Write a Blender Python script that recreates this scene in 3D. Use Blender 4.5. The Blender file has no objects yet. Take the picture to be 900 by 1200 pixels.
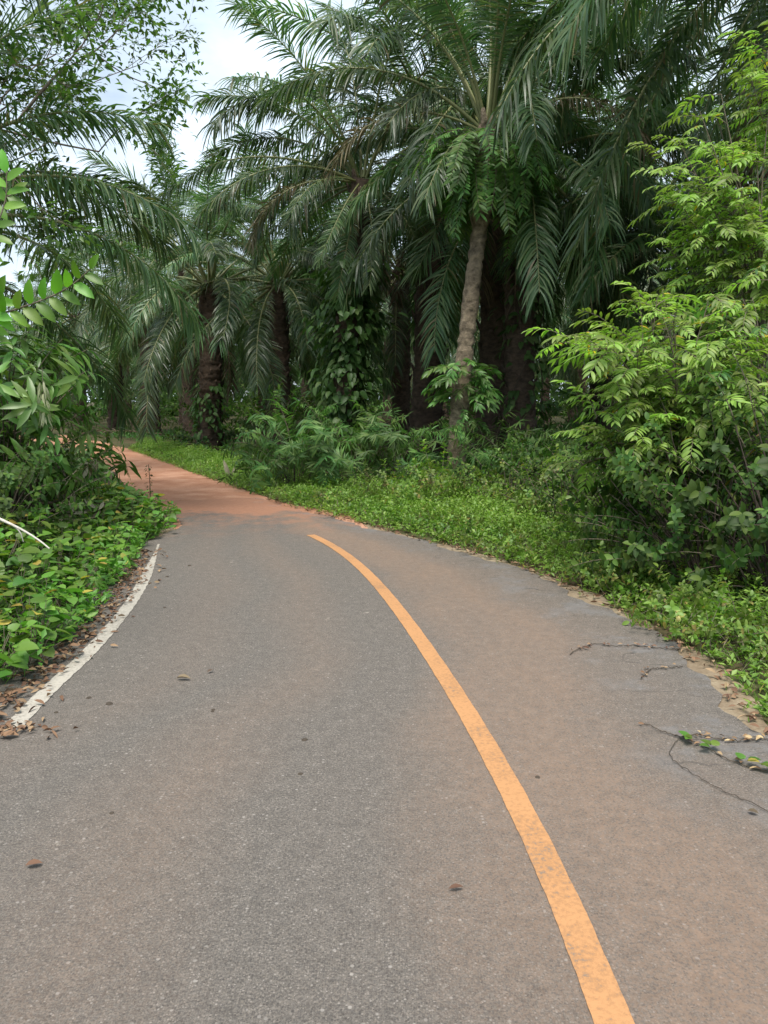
import bpy, math, random
import numpy as np
from mathutils import Vector, Matrix, Euler

R = math.radians
rng = np.random.default_rng(11)
random.seed(5)
scene = bpy.context.scene
col = scene.collection

# ------------------------------------------------------------------ camera
FPX, PCX, PCY, EYE, PITCH = 901.0, 450.0, 600.0, 1.6, R(8.2)
cam = bpy.data.cameras.new('camera')
cam.sensor_fit = 'VERTICAL'; cam.sensor_height = 24.0; cam.sensor_width = 18.0
cam.lens = 24.0 * FPX / 1200.0
cam.clip_start = 0.05; cam.clip_end = 4000
camo = bpy.data.objects.new('camera', cam); col.objects.link(camo)
camo.location = (0, 0, EYE); camo.rotation_euler = (math.pi / 2 - PITCH, 0, 0)
scene.camera = camo

# ------------------------------------------------------------------ sky and sun
SUN_EL, SUN_AZ = R(66), R(192)          # azimuth clockwise from +Y (ahead of the camera)
world = bpy.data.worlds.new('World'); scene.world = world; world.use_nodes = True
wn, wl = world.node_tree.nodes, world.node_tree.links
wn.clear()
sky = wn.new('ShaderNodeTexSky'); sky.sky_type = 'NISHITA'; sky.sun_disc = False
sky.sun_elevation = SUN_EL; sky.sun_rotation = SUN_AZ
sky.air_density = 1.2; sky.dust_density = 2.0
tc = wn.new('ShaderNodeTexCoord')
mp = wn.new('ShaderNodeMapping'); mp.inputs['Scale'].default_value = (1.0, 1.0, 2.2)
cn = wn.new('ShaderNodeTexNoise'); cn.inputs['Scale'].default_value = 2.3
cn.inputs['Detail'].default_value = 7; cn.inputs['Roughness'].default_value = 0.62
cr = wn.new('ShaderNodeValToRGB')
cr.color_ramp.elements[0].position = 0.34; cr.color_ramp.elements[0].color = (0.4, 0.4, 0.4, 1)
cr.color_ramp.elements[1].position = 0.58; cr.color_ramp.elements[1].color = (0.97, 0.97, 0.97, 1)
mx = wn.new('ShaderNodeMix'); mx.data_type = 'RGBA'
mx.inputs['B'].default_value = (7.3, 8.5, 9.7, 1)
bg = wn.new('ShaderNodeBackground'); bg.inputs['Strength'].default_value = 0.095
wo = wn.new('ShaderNodeOutputWorld')
wl.new(tc.outputs['Generated'], mp.inputs['Vector']); wl.new(mp.outputs['Vector'], cn.inputs['Vector'])
wl.new(cn.outputs['Fac'], cr.inputs['Fac']); wl.new(cr.outputs['Color'], mx.inputs['Factor'])
wl.new(sky.outputs['Color'], mx.inputs['A']); wl.new(mx.outputs['Result'], bg.inputs['Color'])
wl.new(bg.outputs['Background'], wo.inputs['Surface'])

sl = bpy.data.lights.new('sun', 'SUN'); sl.energy = 3.4; sl.angle = R(26); sl.color = (1.0, 0.95, 0.86)
so = bpy.data.objects.new('sun', sl); col.objects.link(so)
sd = Vector((math.sin(SUN_AZ) * math.cos(SUN_EL), math.cos(SUN_AZ) * math.cos(SUN_EL), math.sin(SUN_EL)))
so.rotation_euler = sd.to_track_quat('Z', 'Y').to_euler()
so.location = sd * 60

scene.view_settings.view_transform = 'Standard'
scene.view_settings.look = 'None'
scene.view_settings.exposure = 0.65
scene.view_settings.gamma = 1.0
scene.view_settings.use_curve_mapping = False
try:
    scene.cycles.max_bounces = 6; scene.cycles.diffuse_bounces = 3
    scene.cycles.glossy_bounces = 2; scene.cycles.transmission_bounces = 3
    scene.cycles.use_denoising = True
except Exception:
    pass


# ------------------------------------------------------------------ pixel -> place
def ray(x, y):
    cx, cy = (x - PCX) / FPX, (PCY - y) / FPX
    c, s = math.cos(PITCH), math.sin(PITCH)
    return np.array([cx, c + cy * s, -s + cy * c])

def gp(x, y, z=0.0):
    d = ray(x, y); k = (z - EYE) / d[2]
    return np.array([0, 0, EYE]) + d * k

def at(x, y, Y):
    d = ray(x, y); return np.array([0, 0, EYE]) + d * (Y / d[1])


# ------------------------------------------------------------------ mesh building
def nrm(a):
    a = np.asarray(a, float)
    return a / np.maximum(np.linalg.norm(a, axis=-1, keepdims=True), 1e-9)

class MB:
    def __init__(self):
        self.v, self.r, self.f, self.m, self.n = [], [], [], [], 0
    def add(self, v, f, mat=0, rnd=0.5):
        v = np.asarray(v, np.float32).reshape(-1, 3); f = np.asarray(f, np.int64)
        self.v.append(v); self.f.append(f + self.n); self.m.append(np.full(len(f), mat, np.int32))
        self.r.append(np.broadcast_to(np.asarray(rnd, np.float32), (len(v),)).copy())
        self.n += len(v)
    def mesh(self, name, mats, smooth=True):
        me = bpy.data.meshes.new(name)
        V = np.concatenate(self.v); me.vertices.add(len(V)); me.vertices.foreach_set('co', V.ravel())
        lv = np.concatenate([f.ravel() for f in self.f]).astype(np.int32)
        tot = np.concatenate([np.full(len(f), f.shape[1], np.int32) for f in self.f])
        st = np.concatenate([[0], np.cumsum(tot)[:-1]]).astype(np.int32)
        me.loops.add(len(lv)); me.loops.foreach_set('vertex_index', lv)
        me.polygons.add(len(tot)); me.polygons.foreach_set('loop_start', st)
        me.polygons.foreach_set('loop_total', tot)
        me.polygons.foreach_set('material_index', np.concatenate(self.m))
        me.polygons.foreach_set('use_smooth', np.full(len(tot), smooth))
        a = me.attributes.new('rnd', 'FLOAT', 'POINT'); a.data.foreach_set('value', np.concatenate(self.r))
        for m in mats: me.materials.append(m)
        me.update(calc_edges=True); me.validate()
        return me

def tube(mb, pts, rad, sides=6, mat=0, rnd=0.5, cap=True):
    pts = np.asarray(pts, float); n = len(pts); rad = np.broadcast_to(np.asarray(rad, float), (n,))
    T = nrm(np.gradient(pts, axis=0))
    ref = np.array([0, 0, 1.0]) if abs(T[0, 2]) < 0.8 else np.array([1.0, 0, 0])
    u = nrm(np.cross(T, ref)); w = np.cross(T, u)
    a = np.linspace(0, 2 * np.pi, sides, endpoint=False)
    ring = pts[:, None, :] + rad[:, None, None] * (np.cos(a)[None, :, None] * u[:, None, :] + np.sin(a)[None, :, None] * w[:, None, :])
    i, j = np.meshgrid(np.arange(n - 1), np.arange(sides), indexing='ij')
    j2 = (j + 1) % sides
    f = np.stack([i * sides + j, i * sides + j2, (i + 1) * sides + j2, (i + 1) * sides + j], -1).reshape(-1, 4)
    mb.add(ring, f, mat, rnd)
    if cap:
        mb.add(ring[-1], np.arange(sides)[None, :], mat, rnd)

# leaf outlines: rows of (t along, half width, drop); each row left, mid, right
LANCE = [(0, .06, 0), (.22, .75, .02), (.5, 1, .0), (.78, .62, -.05), (1, .02, -.13)]
OVAL = [(0, .1, 0), (.2, .85, .02), (.48, 1, .02), (.78, .72, -.02), (1, .03, -.09)]
HEART = [(0, .12, 0), (-.03, .6, .02), (.18, 1, .03), (.55, .86, .02), (.82, .45, -.02), (1, .02, -.08)]
SIMPLE = [(0, .12, 0), (.45, 1, .03), (1, .03, -.08)]

def leaves(mb, pos, d, up, ln, wd, outline=LANCE, mat=0, rnd=None, fold=.28):
    """many leaves at once: pos, d (direction), up arrays (n,3); ln, wd length and full width"""
    pos = np.asarray(pos, float); n = len(pos)
    if n == 0: return
    d = nrm(np.broadcast_to(d, (n, 3))); x = nrm(np.cross(d, np.broadcast_to(up, (n, 3)))); z = np.cross(x, d)
    ln = np.broadcast_to(np.asarray(ln, float), (n,)); wd = np.broadcast_to(np.asarray(wd, float), (n,)) * .5
    K = len(outline); V = np.zeros((n, K * 3, 3))
    for k, (t, w, dz) in enumerate(outline):
        c = pos + d * (ln * t)[:, None] + z * (ln * dz)[:, None]
        s = x * (wd * w)[:, None]; h = z * (wd * w * fold)[:, None]
        V[:, 3 * k] = c - s + h; V[:, 3 * k + 1] = c; V[:, 3 * k + 2] = c + s + h
    q = []
    for k in range(K - 1):
        a = 3 * k; q += [[a, a + 1, a + 4, a + 3], [a + 1, a + 2, a + 5, a + 4]]
    f = (np.arange(n)[:, None, None] * (K * 3) + np.array(q)[None]).reshape(-1, 4)
    if rnd is None: rnd = rng.random(n)
    mb.add(V, f, mat, np.repeat(np.broadcast_to(rnd, (n,)), K * 3))

def tri_leaves(mb, pos, d, up, ln, wd, mat=0, rnd=None, fold=.3):
    """cheap leaf: two triangles folded on the midrib"""
    pos = np.asarray(pos, float); n = len(pos)
    d = nrm(np.broadcast_to(d, (n, 3))); x = nrm(np.cross(d, np.broadcast_to(up, (n, 3)))); z = np.cross(x, d)
    ln = np.broadcast_to(np.asarray(ln, float), (n,)); wd = np.broadcast_to(np.asarray(wd, float), (n,)) * .5
    m = pos + d * (ln * .45)[:, None] + z * (wd * fold)[:, None]
    V = np.stack([pos, m + x * wd[:, None], pos + d * ln[:, None] - z * (ln * .1)[:, None], m - x * wd[:, None]], 1)
    b = np.arange(n)[:, None] * 4
    f = np.concatenate([b + np.array([[0, 1, 2]]), b + np.array([[0, 2, 3]])])
    if rnd is None: rnd = rng.random(n)
    mb.add(V, f, mat, np.repeat(np.broadcast_to(rnd, (n,)), 4))

def pinnate(mb, L, elev, curve, pet, npairs, ll, lw, g, plum=.5, nseg=4, mleaf=0, mrach=1, rr=.03,
            a0=70, a1=32, prof=(.45, 1, .92, .62, .04), wide=False, yaw=0., lean=None, base=(0, 0, 0), part='both', gap=0.0, r=None, sway=0.0, boff=0.0):
    """compound leaf in the local XZ plane, running along +X"""
    r = r or rng
    n = 26; s = np.linspace(0, 1, n); ang = elev - curve * s ** 1.25
    T = np.stack([np.cos(ang), sway * s ** 2, np.sin(ang)], -1); T = nrm(T)
    P = np.array(base, float) + np.concatenate([[[0, 0, 0]], np.cumsum((T[1:] + T[:-1]) * .5 * L / (n - 1), 0)])
    if part in ('both', 'rachis'):
        tube(mb, P, rr * (1 - .93 * s ** .7) + .0015, 5, mrach, .5)
    if part == 'rachis': return P
    if part == 'leaflets': tube(mb, P, (rr * (1 - .93 * s ** .7) + .0015) * .6, 4, mleaf, .5)   # unseen core tube inside the midrib, added to join the leaflets
    t = pet + (1 - pet) * (np.arange(npairs) + .5) / npairs
    t = np.clip(np.concatenate([t, t]) + r.normal(0, .3 / npairs, 2 * npairs), 0, .985)
    sd = np.repeat([1., -1.], npairs)
    if gap > 0:
        keep = r.random(len(t)) > gap; t, sd = t[keep], sd[keep]
    m = len(t)
    fi = t * (n - 1); i0 = fi.astype(int); fr = (fi - i0)[:, None]
    p = P[i0] * (1 - fr) + P[i0 + 1] * fr
    TT = nrm(T[i0] * (1 - fr) + T[i0 + 1] * fr)
    Sd = nrm(np.cross(np.array([0, 0, 1.]), TT)); Nn = np.cross(TT, Sd)
    u = (t - pet) / (1 - pet)
    a = R(a0) + (R(a1) - R(a0)) * u ** 1.1 + r.normal(0, .09, m)
    b = boff + plum * (r.choice([-.55, .1, .75], m)) + r.normal(0, .16, m)
    d = TT * np.cos(a)[:, None] + (Sd * (sd * np.cos(b))[:, None] + Nn * np.sin(b)[:, None]) * np.sin(a)[:, None]
    if wide: pl = np.clip(.55 + 1.2 * u - 1.15 * u ** 2, .3, 1) * ll
    else: pl = ll * np.clip(.32 + 2.6 * u - 1.0 * u ** 2 - 1.5 * np.maximum(u - .45, 0), .3, 1.3) / 1.3
    pl = pl * r.uniform(.82, 1.12, m)
    w = nrm(TT - (TT * d).sum(-1, keepdims=True) * d)
    tw = r.normal(0, .35, m)[:, None]; w = nrm(w * np.cos(tw) + np.cross(d, w) * np.sin(tw))
    rows = []
    for j in range(nseg + 1):
        hw = w * (lw * .5 * prof[j]) * np.clip(pl / ll, .5, 1)[:, None]
        if wide:
            nn = np.cross(d, w); rows += [p - hw + nn * .0, p + nn * (-lw * .1 * prof[j]), p + hw]
        else:
            rows += [p - hw, p + hw]
        p = p + d * (pl / nseg)[:, None]
        d = nrm(d + np.array([0, 0, -1.]) * (g * r.uniform(.7, 1.3, m))[:, None])
        w = nrm(w - (w * d).sum(-1, keepdims=True) * d)
    c = 3 if wide else 2
    V = np.stack(rows, 1); K = c * (nseg + 1)
    q = []
    for j in range(nseg):
        for h in range(c - 1):
            a_ = c * j + h; q.append([a_, a_ + 1, a_ + c + 1, a_ + c])
    f = (np.arange(m)[:, None, None] * K + np.array(q)[None]).reshape(-1, 4)
    mb.add(V, f, mleaf, np.repeat(r.random(m), K))
    return P


# ------------------------------------------------------------------ objects
def link(name, data, parent=None, loc=None, rot=None, scale=None):
    o = bpy.data.objects.new(name, data); col.objects.link(o)
    if parent is not None: o.parent = parent
    if loc is not None: o.location = [float(q) for q in loc]
    if rot is not None: o.rotation_euler = [float(q) for q in rot]
    if scale is not None: o.scale = (scale,) * 3 if np.isscalar(scale) else scale
    return o

def tag(o, label, cat, group=None):
    o['label'] = label; o['category'] = cat
    if group: o['group'] = group
    return o

def kind(o, k): o['kind'] = k; return o


# ------------------------------------------------------------------ materials
def new_mat(name):
    m = bpy.data.materials.new(name); m.use_nodes = True
    return m, m.node_tree.nodes, m.node_tree.links

def ramp(nodes, stops):
    c = nodes.new('ShaderNodeValToRGB'); e = c.color_ramp.elements
    while len(e) < len(stops): e.new(.5)
    for k, (p, q) in enumerate(stops):
        e[k].position = p; e[k].color = (*q, 1)
    return c

def leaf_mat(name, c0, c1, c2=None, rough=.45, trans=.28, tcol=None, spec=.5, objvar=.35, c3=None, nscale=3.0):
    """foliage: colour from a random value per leaf, a bit per object, a bit by growth noise"""
    m, N, Lk = new_mat(name); P = N['Principled BSDF']; out = N['Material Output']
    at_ = N.new('ShaderNodeAttribute'); at_.attribute_name = 'rnd'
    oi = N.new('ShaderNodeObjectInfo')
    stops = [(0., c0), (.62, c1)]
    stops.append((.93, c2 or c1))
    if c3: stops[-1] = (.955, c2 or c1); stops.append((.975, c3))
    rp = ramp(N, stops)
    geo = N.new('ShaderNodeNewGeometry')
    nz = N.new('ShaderNodeTexNoise'); nz.inputs['Scale'].default_value = nscale; nz.inputs['Detail'].default_value = 3
    Lk.new(geo.outputs['Position'], nz.inputs['Vector'])
    Lk.new(at_.outputs['Fac'], rp.inputs['Fac'])
    hs = N.new('ShaderNodeHueSaturation')
    def mr(src, a, b):
        q = N.new('ShaderNodeMapRange'); q.inputs['To Min'].default_value = a; q.inputs['To Max'].default_value = b
        Lk.new(src, q.inputs['Value']); return q.outputs['Result']
    v1 = mr(oi.outputs['Random'], 1 - objvar, 1 + objvar)
    v2 = mr(nz.outputs['Fac'], .6, 1.4)
    mu = N.new('ShaderNodeMath'); mu.operation = 'MULTIPLY'; Lk.new(v1, mu.inputs[0]); Lk.new(v2, mu.inputs[1])
    Lk.new(mu.outputs[0], hs.inputs['Value'])
    Lk.new(mr(oi.outputs['Random'], .485, .515), hs.inputs['Hue'])
    Lk.new(rp.outputs['Color'], hs.inputs['Color'])
    Lk.new(hs.outputs['Color'], P.inputs['Base Color'])
    P.inputs['Roughness'].default_value = rough
    P.inputs['Specular IOR Level'].default_value = spec
    tr = N.new('ShaderNodeBsdfTranslucent'); mxs = N.new('ShaderNodeMixShader'); mxs.inputs['Fac'].default_value = trans
    tm = N.new('ShaderNodeMix'); tm.data_type = 'RGBA'; tm.blend_type = 'MULTIPLY'; tm.inputs['Factor'].default_value = 1
    tm.inputs['B'].default_value = (*(tcol or (1.6, 1.9, .9)), 1)
    Lk.new(hs.outputs['Color'], tm.inputs['A']); Lk.new(tm.outputs['Result'], tr.inputs['Color'])
    Lk.new(P.outputs[0], mxs.inputs[1]); Lk.new(tr.outputs[0], mxs.inputs[2]); Lk.new(mxs.outputs[0], out.inputs['Surface'])
    return m

def solid_mat(name, c0, c1, scale=8., rough=.8, bump=.3, stretch=(1, 1, 1), detail=6, bdist=.02):
    m, N, Lk = new_mat(name); P = N['Principled BSDF']
    tcn = N.new('ShaderNodeTexCoord'); mpn = N.new('ShaderNodeMapping'); mpn.inputs['Scale'].default_value = stretch
    Lk.new(tcn.outputs['Object'], mpn.inputs['Vector'])
    nz = N.new('ShaderNodeTexNoise'); nz.inputs['Scale'].default_value = scale; nz.inputs['Detail'].default_value = detail
    nz.inputs['Roughness'].default_value = .65
    Lk.new(mpn.outputs[0], nz.inputs['Vector'])
    rp = ramp(N, [(.3, c0), (.7, c1)]); Lk.new(nz.outputs['Fac'], rp.inputs['Fac'])
    Lk.new(rp.outputs['Color'], P.inputs['Base Color']); P.inputs['Roughness'].default_value = rough
    bp = N.new('ShaderNodeBump'); bp.inputs['Strength'].default_value = bump; bp.inputs['Distance'].default_value = bdist
    Lk.new(nz.outputs['Fac'], bp.inputs['Height']); Lk.new(bp.outputs[0], P.inputs['Normal'])
    return m

M = {}
M['palm'] = leaf_mat('palm_leaflet', (.044, .095, .038), (.078, .14, .052), (.155, .20, .085), c3=(.17, .135, .07), rough=.40, trans=.3, spec=.55, objvar=.4)
M['palm_dry'] = leaf_mat('palm_leaflet_dry', (.14, .12, .06), (.24, .20, .11), (.10, .13, .055), rough=.6, trans=.2, tcol=(1.2, 1.1, .8))
M['palm_dead'] = leaf_mat('palm_leaflet_dead', (.055, .035, .022), (.11, .075, .045), (.15, .11, .07), rough=.8, trans=.08, tcol=(1, .9, .7))
M['rachis'] = solid_mat('palm_midrib', (.13, .15, .055), (.24, .24, .10), 6, .5, .1)
M['rachis_dead'] = solid_mat('palm_midrib_dead', (.10, .07, .04), (.2, .14, .085), 6, .8, .1)
M['bark_hero'] = solid_mat('palm_bark_grey', (.05, .036, .024), (.40, .31, .21), 6, .9, 1., (1, 1, 1.3), 12, .06)
M['bark_dark'] = solid_mat('palm_bark_brown', (.03, .021, .015), (.12, .08, .055), 7, .95, .9, (1, 1, 2), 8, .03)
M['fern'] = leaf_mat('fern_leaf', (.07, .17, .035), (.11, .23, .05), (.17, .27, .07), trans=.3)
M['vine'] = leaf_mat('vine_leaf', (.04, .11, .025), (.07, .16, .04), (.13, .21, .07), trans=.3, spec=.3)
M['pinna'] = leaf_mat('compound_leaf', (.15, .25, .04), (.215, .32, .058), (.29, .37, .09), rough=.5, trans=.36, c3=(.5, .33, .03), objvar=.4)
M['pinna_dk'] = leaf_mat('compound_leaf_old', (.05, .12, .03), (.08, .17, .04), (.14, .22, .05), rough=.5, trans=.32, c3=(.4, .27, .03), objvar=.25)
M['bushleaf'] = leaf_mat('bush_leaf', (.032, .07, .016), (.055, .11, .02), (.10, .16, .03), rough=.55, trans=.25, spec=.25)
M['lance'] = leaf_mat('lance_leaf', (.06, .13, .025), (.095, .19, .035), (.16, .25, .06), rough=.4, trans=.3)
M['bright'] = leaf_mat('young_leaf', (.09, .24, .02), (.13, .30, .03), (.2, .34, .05), rough=.42, trans=.38)
M['creep'] = leaf_mat('creeper_leaf', (.055, .135, .018), (.095, .195, .026), (.16, .25, .04), rough=.5, trans=.32, c3=(.33, .25, .05))
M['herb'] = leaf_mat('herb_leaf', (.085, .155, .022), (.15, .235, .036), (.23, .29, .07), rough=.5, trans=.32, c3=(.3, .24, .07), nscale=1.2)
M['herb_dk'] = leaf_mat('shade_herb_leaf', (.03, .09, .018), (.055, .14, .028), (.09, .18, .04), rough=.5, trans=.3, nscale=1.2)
M['bamboo'] = leaf_mat('narrow_leaf', (.045, .11, .026), (.075, .155, .036), (.13, .21, .055), rough=.5, trans=.3, spec=.3)
M['tree'] = leaf_mat('tree_leaf', (.04, .085, .02), (.07, .13, .03), (.12, .18, .045), rough=.45, trans=.34)
M['litter'] = leaf_mat('litter_leaf', (.10, .05, .028), (.21, .12, .065), (.33, .23, .13), rough=.85, trans=.05, tcol=(1, .9, .7))
M['grey_dry'] = leaf_mat('withered_leaf', (.10, .085, .05), (.2, .17, .10), (.27, .25, .17), rough=.8, trans=.15, tcol=(1, .9, .7))
M['twig'] = solid_mat('twig', (.09, .07, .045), (.2, .17, .12), 20, .8, .2)
M['twig_pale'] = solid_mat('twig_bleached', (.42, .38, .32), (.62, .58, .52), 20, .8, .2)
M['twig_dark'] = solid_mat('twig_dark', (.035, .026, .018), (.08, .06, .042), 20, .85, .2)
M['treebark'] = solid_mat('tree_bark', (.11, .085, .06), (.25, .2, .16), 9, .9, .4, (1, 1, .4))


# ------------------------------------------------------------------ ground, roads, markings
def spline(pts, n):
    """Catmull-Rom through points, resampled evenly"""
    p = np.asarray(pts, float); p = np.vstack([2 * p[0] - p[1], p, 2 * p[-1] - p[-2]])
    out = []
    for i in range(1, len(p) - 2):
        t = np.linspace(0, 1, 24, endpoint=False)[:, None]
        a, b, c, d = p[i - 1], p[i], p[i + 1], p[i + 2]
        out.append(.5 * (2 * b + (c - a) * t + (2 * a - 5 * b + 4 * c - d) * t ** 2 + (3 * b - a - 3 * c + d) * t ** 3))
    q = np.vstack(out + [p[-2:-1]])
    s = np.concatenate([[0], np.cumsum(np.linalg.norm(np.diff(q, axis=0), axis=1))])
    x = np.linspace(0, s[-1], n)
    return np.stack([np.interp(x, s, q[:, k]) for k in range(q.shape[1])], -1)

def wobble(n, amp, seed, octs=(6, 15, 40)):
    r = np.random.default_rng(seed); x = np.linspace(0, 1, n); o = np.zeros(n)
    for k in octs: o += np.sin(x * k * 6.28 + r.random() * 6.28) * r.uniform(.5, 1) / math.sqrt(k / octs[0])
    return o * amp / 2

LINE_PX = [(14, 853), (60, 806), (102, 767), (140, 724), (163, 691), (179, 657), (186, 638)]
RIGHT_PX = [(925, 882), (838, 800), (768, 745), (690, 703), (600, 664), (520, 641), (440, 620), (385, 606), (330, 592), (300, 583)]
line_w = np.array([gp(*q)[:2] for q in LINE_PX])
right_w = np.array([gp(*q)[:2] for q in RIGHT_PX])
left_edge = np.vstack([[-4.6, -4], [-4.2, 0.5], [-3.5, 2.4], [-2.75, 3.5], line_w[1:] + [-.42, -.1], [gp(193, 617)[:2]], [gp(196, 604)[:2]], [gp(178, 588)[:2]]])
left_edge[4:11, 0] += np.linspace(-.1, .22, 6 + 1)[:len(left_edge[4:11])]
right_edge = np.vstack([[4.4, -4], [3.4, 0], [2.6, 2.0], right_w])
NS, NU = 240, 40

def strip(le, re, name, mats, z, lw=.0, rw=.0, seed=0, zcrown=0.0):
    a = spline(le, NS); b = spline(re, NS)
    d = nrm(b - a)
    a = a - d * (lw + wobble(NS, .07, seed, (9, 23, 61)))[:, None]; b = b + d * (rw + wobble(NS, .15, seed + 1, (9, 23, 61)))[:, None]
    u = np.linspace(0, 1, NU)
    V = a[:, None] * (1 - u)[None, :, None] + b[:, None] * u[None, :, None]
    zz = z + zcrown * 4 * (u * (1 - u))[None, :] + np.zeros((NS, 1))
    V = np.concatenate([V, zz[..., None]], -1)
    i, j = np.meshgrid(np.arange(NS - 1), np.arange(NU - 1), indexing='ij')
    f = np.stack([i * NU + j, i * NU + j + 1, (i + 1) * NU + j + 1, (i + 1) * NU + j], -1).reshape(-1, 4)
    mb = MB(); mb.add(V, f, 0, np.tile(u, NS))
    return kind(link(name, mb.mesh(name, mats)), 'structure')

def asphalt_mat():
    m, N, Lk = new_mat('dusty_asphalt'); P = N['Principled BSDF']
    g = N.new('ShaderNodeNewGeometry')
    def noise(sc, det=4, ro=.6, st=None):
        n_ = N.new('ShaderNodeTexNoise'); n_.inputs['Scale'].default_value = sc
        n_.inputs['Detail'].default_value = det; n_.inputs['Roughness'].default_value = ro
        if st:
            q = N.new('ShaderNodeMapping'); q.inputs['Scale'].default_value = st; q.inputs['Rotation'].default_value = (0, 0, R(10))
            Lk.new(g.outputs['Position'], q.inputs['Vector']); Lk.new(q.outputs[0], n_.inputs['Vector'])
        else: Lk.new(g.outputs['Position'], n_.inputs['Vector'])
        return n_.outputs['Fac']
    def mixc(fac, a, b, mode='MIX'):
        q = N.new('ShaderNodeMix'); q.data_type = 'RGBA'; q.blend_type = mode
        for k, s in (('Factor', fac), ('A', a), ('B', b)):
            if hasattr(s, 'is_output'): Lk.new(s, q.inputs[k])
            elif isinstance(s, tuple): q.inputs[k].default_value = (*s, 1)
            else: q.inputs[k].default_value = s
        return q.outputs['Result']
    def rng_(src, a, b, c=0., d=1.):
        q = N.new('ShaderNodeMapRange'); q.interpolation_type = 'SMOOTHSTEP'
        for k, v in (('From Min', a), ('From Max', b), ('To Min', c), ('To Max', d)): q.inputs[k].default_value = v
        Lk.new(src, q.inputs['Value']); return q.outputs['Result']
    def mul(a, b):
        q = N.new('ShaderNodeMath'); q.operation = 'MULTIPLY'
        for k, s in enumerate((a, b)):
            if hasattr(s, 'is_output'): Lk.new(s, q.inputs[k])
            else: q.inputs[k].default_value = s
        return q.outputs[0]
    def add(a, b):
        q = N.new('ShaderNodeMath'); q.operation = 'ADD'
        for k, s in enumerate((a, b)):
            if hasattr(s, 'is_output'): Lk.new(s, q.inputs[k])
            else: q.inputs[k].default_value = s
        return q.outputs[0]
    grain = noise(120, 6, .9); grain2 = noise(42, 3, .6)
    base = mixc(rng_(grain, .36, .66), (.052, .047, .043), (.195, .175, .155))
    ag = N.new('ShaderNodeTexVoronoi'); ag.inputs['Scale'].default_value = 140; Lk.new(g.outputs['Position'], ag.inputs['Vector'])
    asep = N.new('ShaderNodeSeparateColor'); Lk.new(ag.outputs['Color'], asep.inputs['Color'])
    agr = ramp(N, [(.0, (.045, .042, .040)), (.35, (.095, .088, .082)), (.7, (.16, .14, .118)), (.93, (.22, .195, .17)), (1., (.30, .27, .24))]); Lk.new(asep.outputs['Red'], agr.inputs['Fac'])
    base = mixc(mul(rng_(ag.outputs['Distance'], .62, .3), .75), base, agr.outputs['Color'])
    # pale stone chips worn proud of the binder
    vo = N.new('ShaderNodeTexVoronoi'); vo.inputs['Scale'].default_value = 55; Lk.new(g.outputs['Position'], vo.inputs['Vector'])
    sep = N.new('ShaderNodeSeparateColor'); Lk.new(vo.outputs['Color'], sep.inputs['Color'])
    chip = mul(rng_(sep.outputs['Red'], .94, .99), rng_(vo.outputs['Distance'], .42, .2))
    base = mixc(mul(chip, .6), base, (.36, .33, .30))
    # dust film: laterite brown in lengthwise bands across the road
    att = N.new('ShaderNodeAttribute'); att.attribute_name = 'rnd'
    u = add(att.outputs['Fac'], mul(add(noise(.7, 3, .5), -.5), .12))
    bands = ramp(N, [(.0, (.10,) * 3), (.16, (.05,) * 3), (.27, (.26,) * 3), (.35, (.05,) * 3), (.45, (.42,) * 3), (.53, (.08,) * 3), (.61, (.15,) * 3), (.69, (.85,) * 3), (.80, (1.,) * 3), (.88, (.45,) * 3), (1., (.12,) * 3)])
    Lk.new(u, bands.inputs['Fac'])
    film = mul(bands.outputs['Color'], rng_(noise(1.1, 7, .7, (1, .3, 1)), .25, .7, .55, 1.0))
    film = mul(film, rng_(asep.outputs['Green'], .1, .9, 1.15, .5))
    base = mixc(mul(film, .8), base, (.225, .15, .105))
    # laterite tracked on from the earth road at the far end
    sxyz = N.new('ShaderNodeSeparateXYZ'); Lk.new(g.outputs['Position'], sxyz.inputs[0])
    ty = add(sxyz.outputs['Y'], mul(add(noise(1.5, 5, .6), -.5), 2.6))
    base = mixc(add(mul(rng_(ty, 8.8, 10.8), mul(rng_(noise(3.2, 6, .7), .4, .62), .6)), rng_(ty, 10.5, 11.5)), base, (.31, .155, .096))
    ex = add(sxyz.outputs['X'], mul(sxyz.outputs['Y'], -.02))
    # dried pale splashes and dark damp blotches
    sp = rng_(noise(5.5, 5, .6), .68, .76)
    base = mixc(mul(sp, .55), base, (.46, .40, .33))
    dk = rng_(noise(.55, 7, .65), .56, .8)
    base = mixc(mul(dk, .22), base, (.07, .068, .072))
    # greyer crumbling surface and hairline cracks towards the right-hand edge
    crk = N.new('ShaderNodeTexVoronoi'); crk.feature = 'DISTANCE_TO_EDGE'; crk.inputs['Scale'].default_value = 2.1
    cw = N.new('ShaderNodeMix'); cw.data_type = 'VECTOR'; cw.inputs['Factor'].default_value = .25
    cnz = N.new('ShaderNodeTexNoise'); cnz.inputs['Scale'].default_value = 3; cnz.inputs['Detail'].default_value = 6
    Lk.new(g.outputs['Position'], cnz.inputs['Vector']); Lk.new(g.outputs['Position'], cw.inputs['A']); Lk.new(cnz.outputs['Color'], cw.inputs['B']); Lk.new(cw.outputs['Result'], crk.inputs['Vector'])
    crack = mul(rng_(crk.outputs['Distance'], .012, .004), mul(rng_(add(u, mul(noise(1.3, 4, .6), .3)), .98, 1.1), rng_(noise(.9, 3, .5), .45, .55)))
    base = mixc(mul(crack, .6), base, (.05, .045, .04))
    patch = mul(rng_(noise(2.2, 8, .7), .5, .62), rng_(u, .78, .95))
    base = mixc(mul(patch, .55), base, (.16, .155, .155))
    hv = N.new('ShaderNodeHueSaturation'); Lk.new(base, hv.inputs['Color']); Lk.new(rng_(noise(14, 7, .8), .3, .7, .86, 1.14), hv.inputs['Value'])
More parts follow.
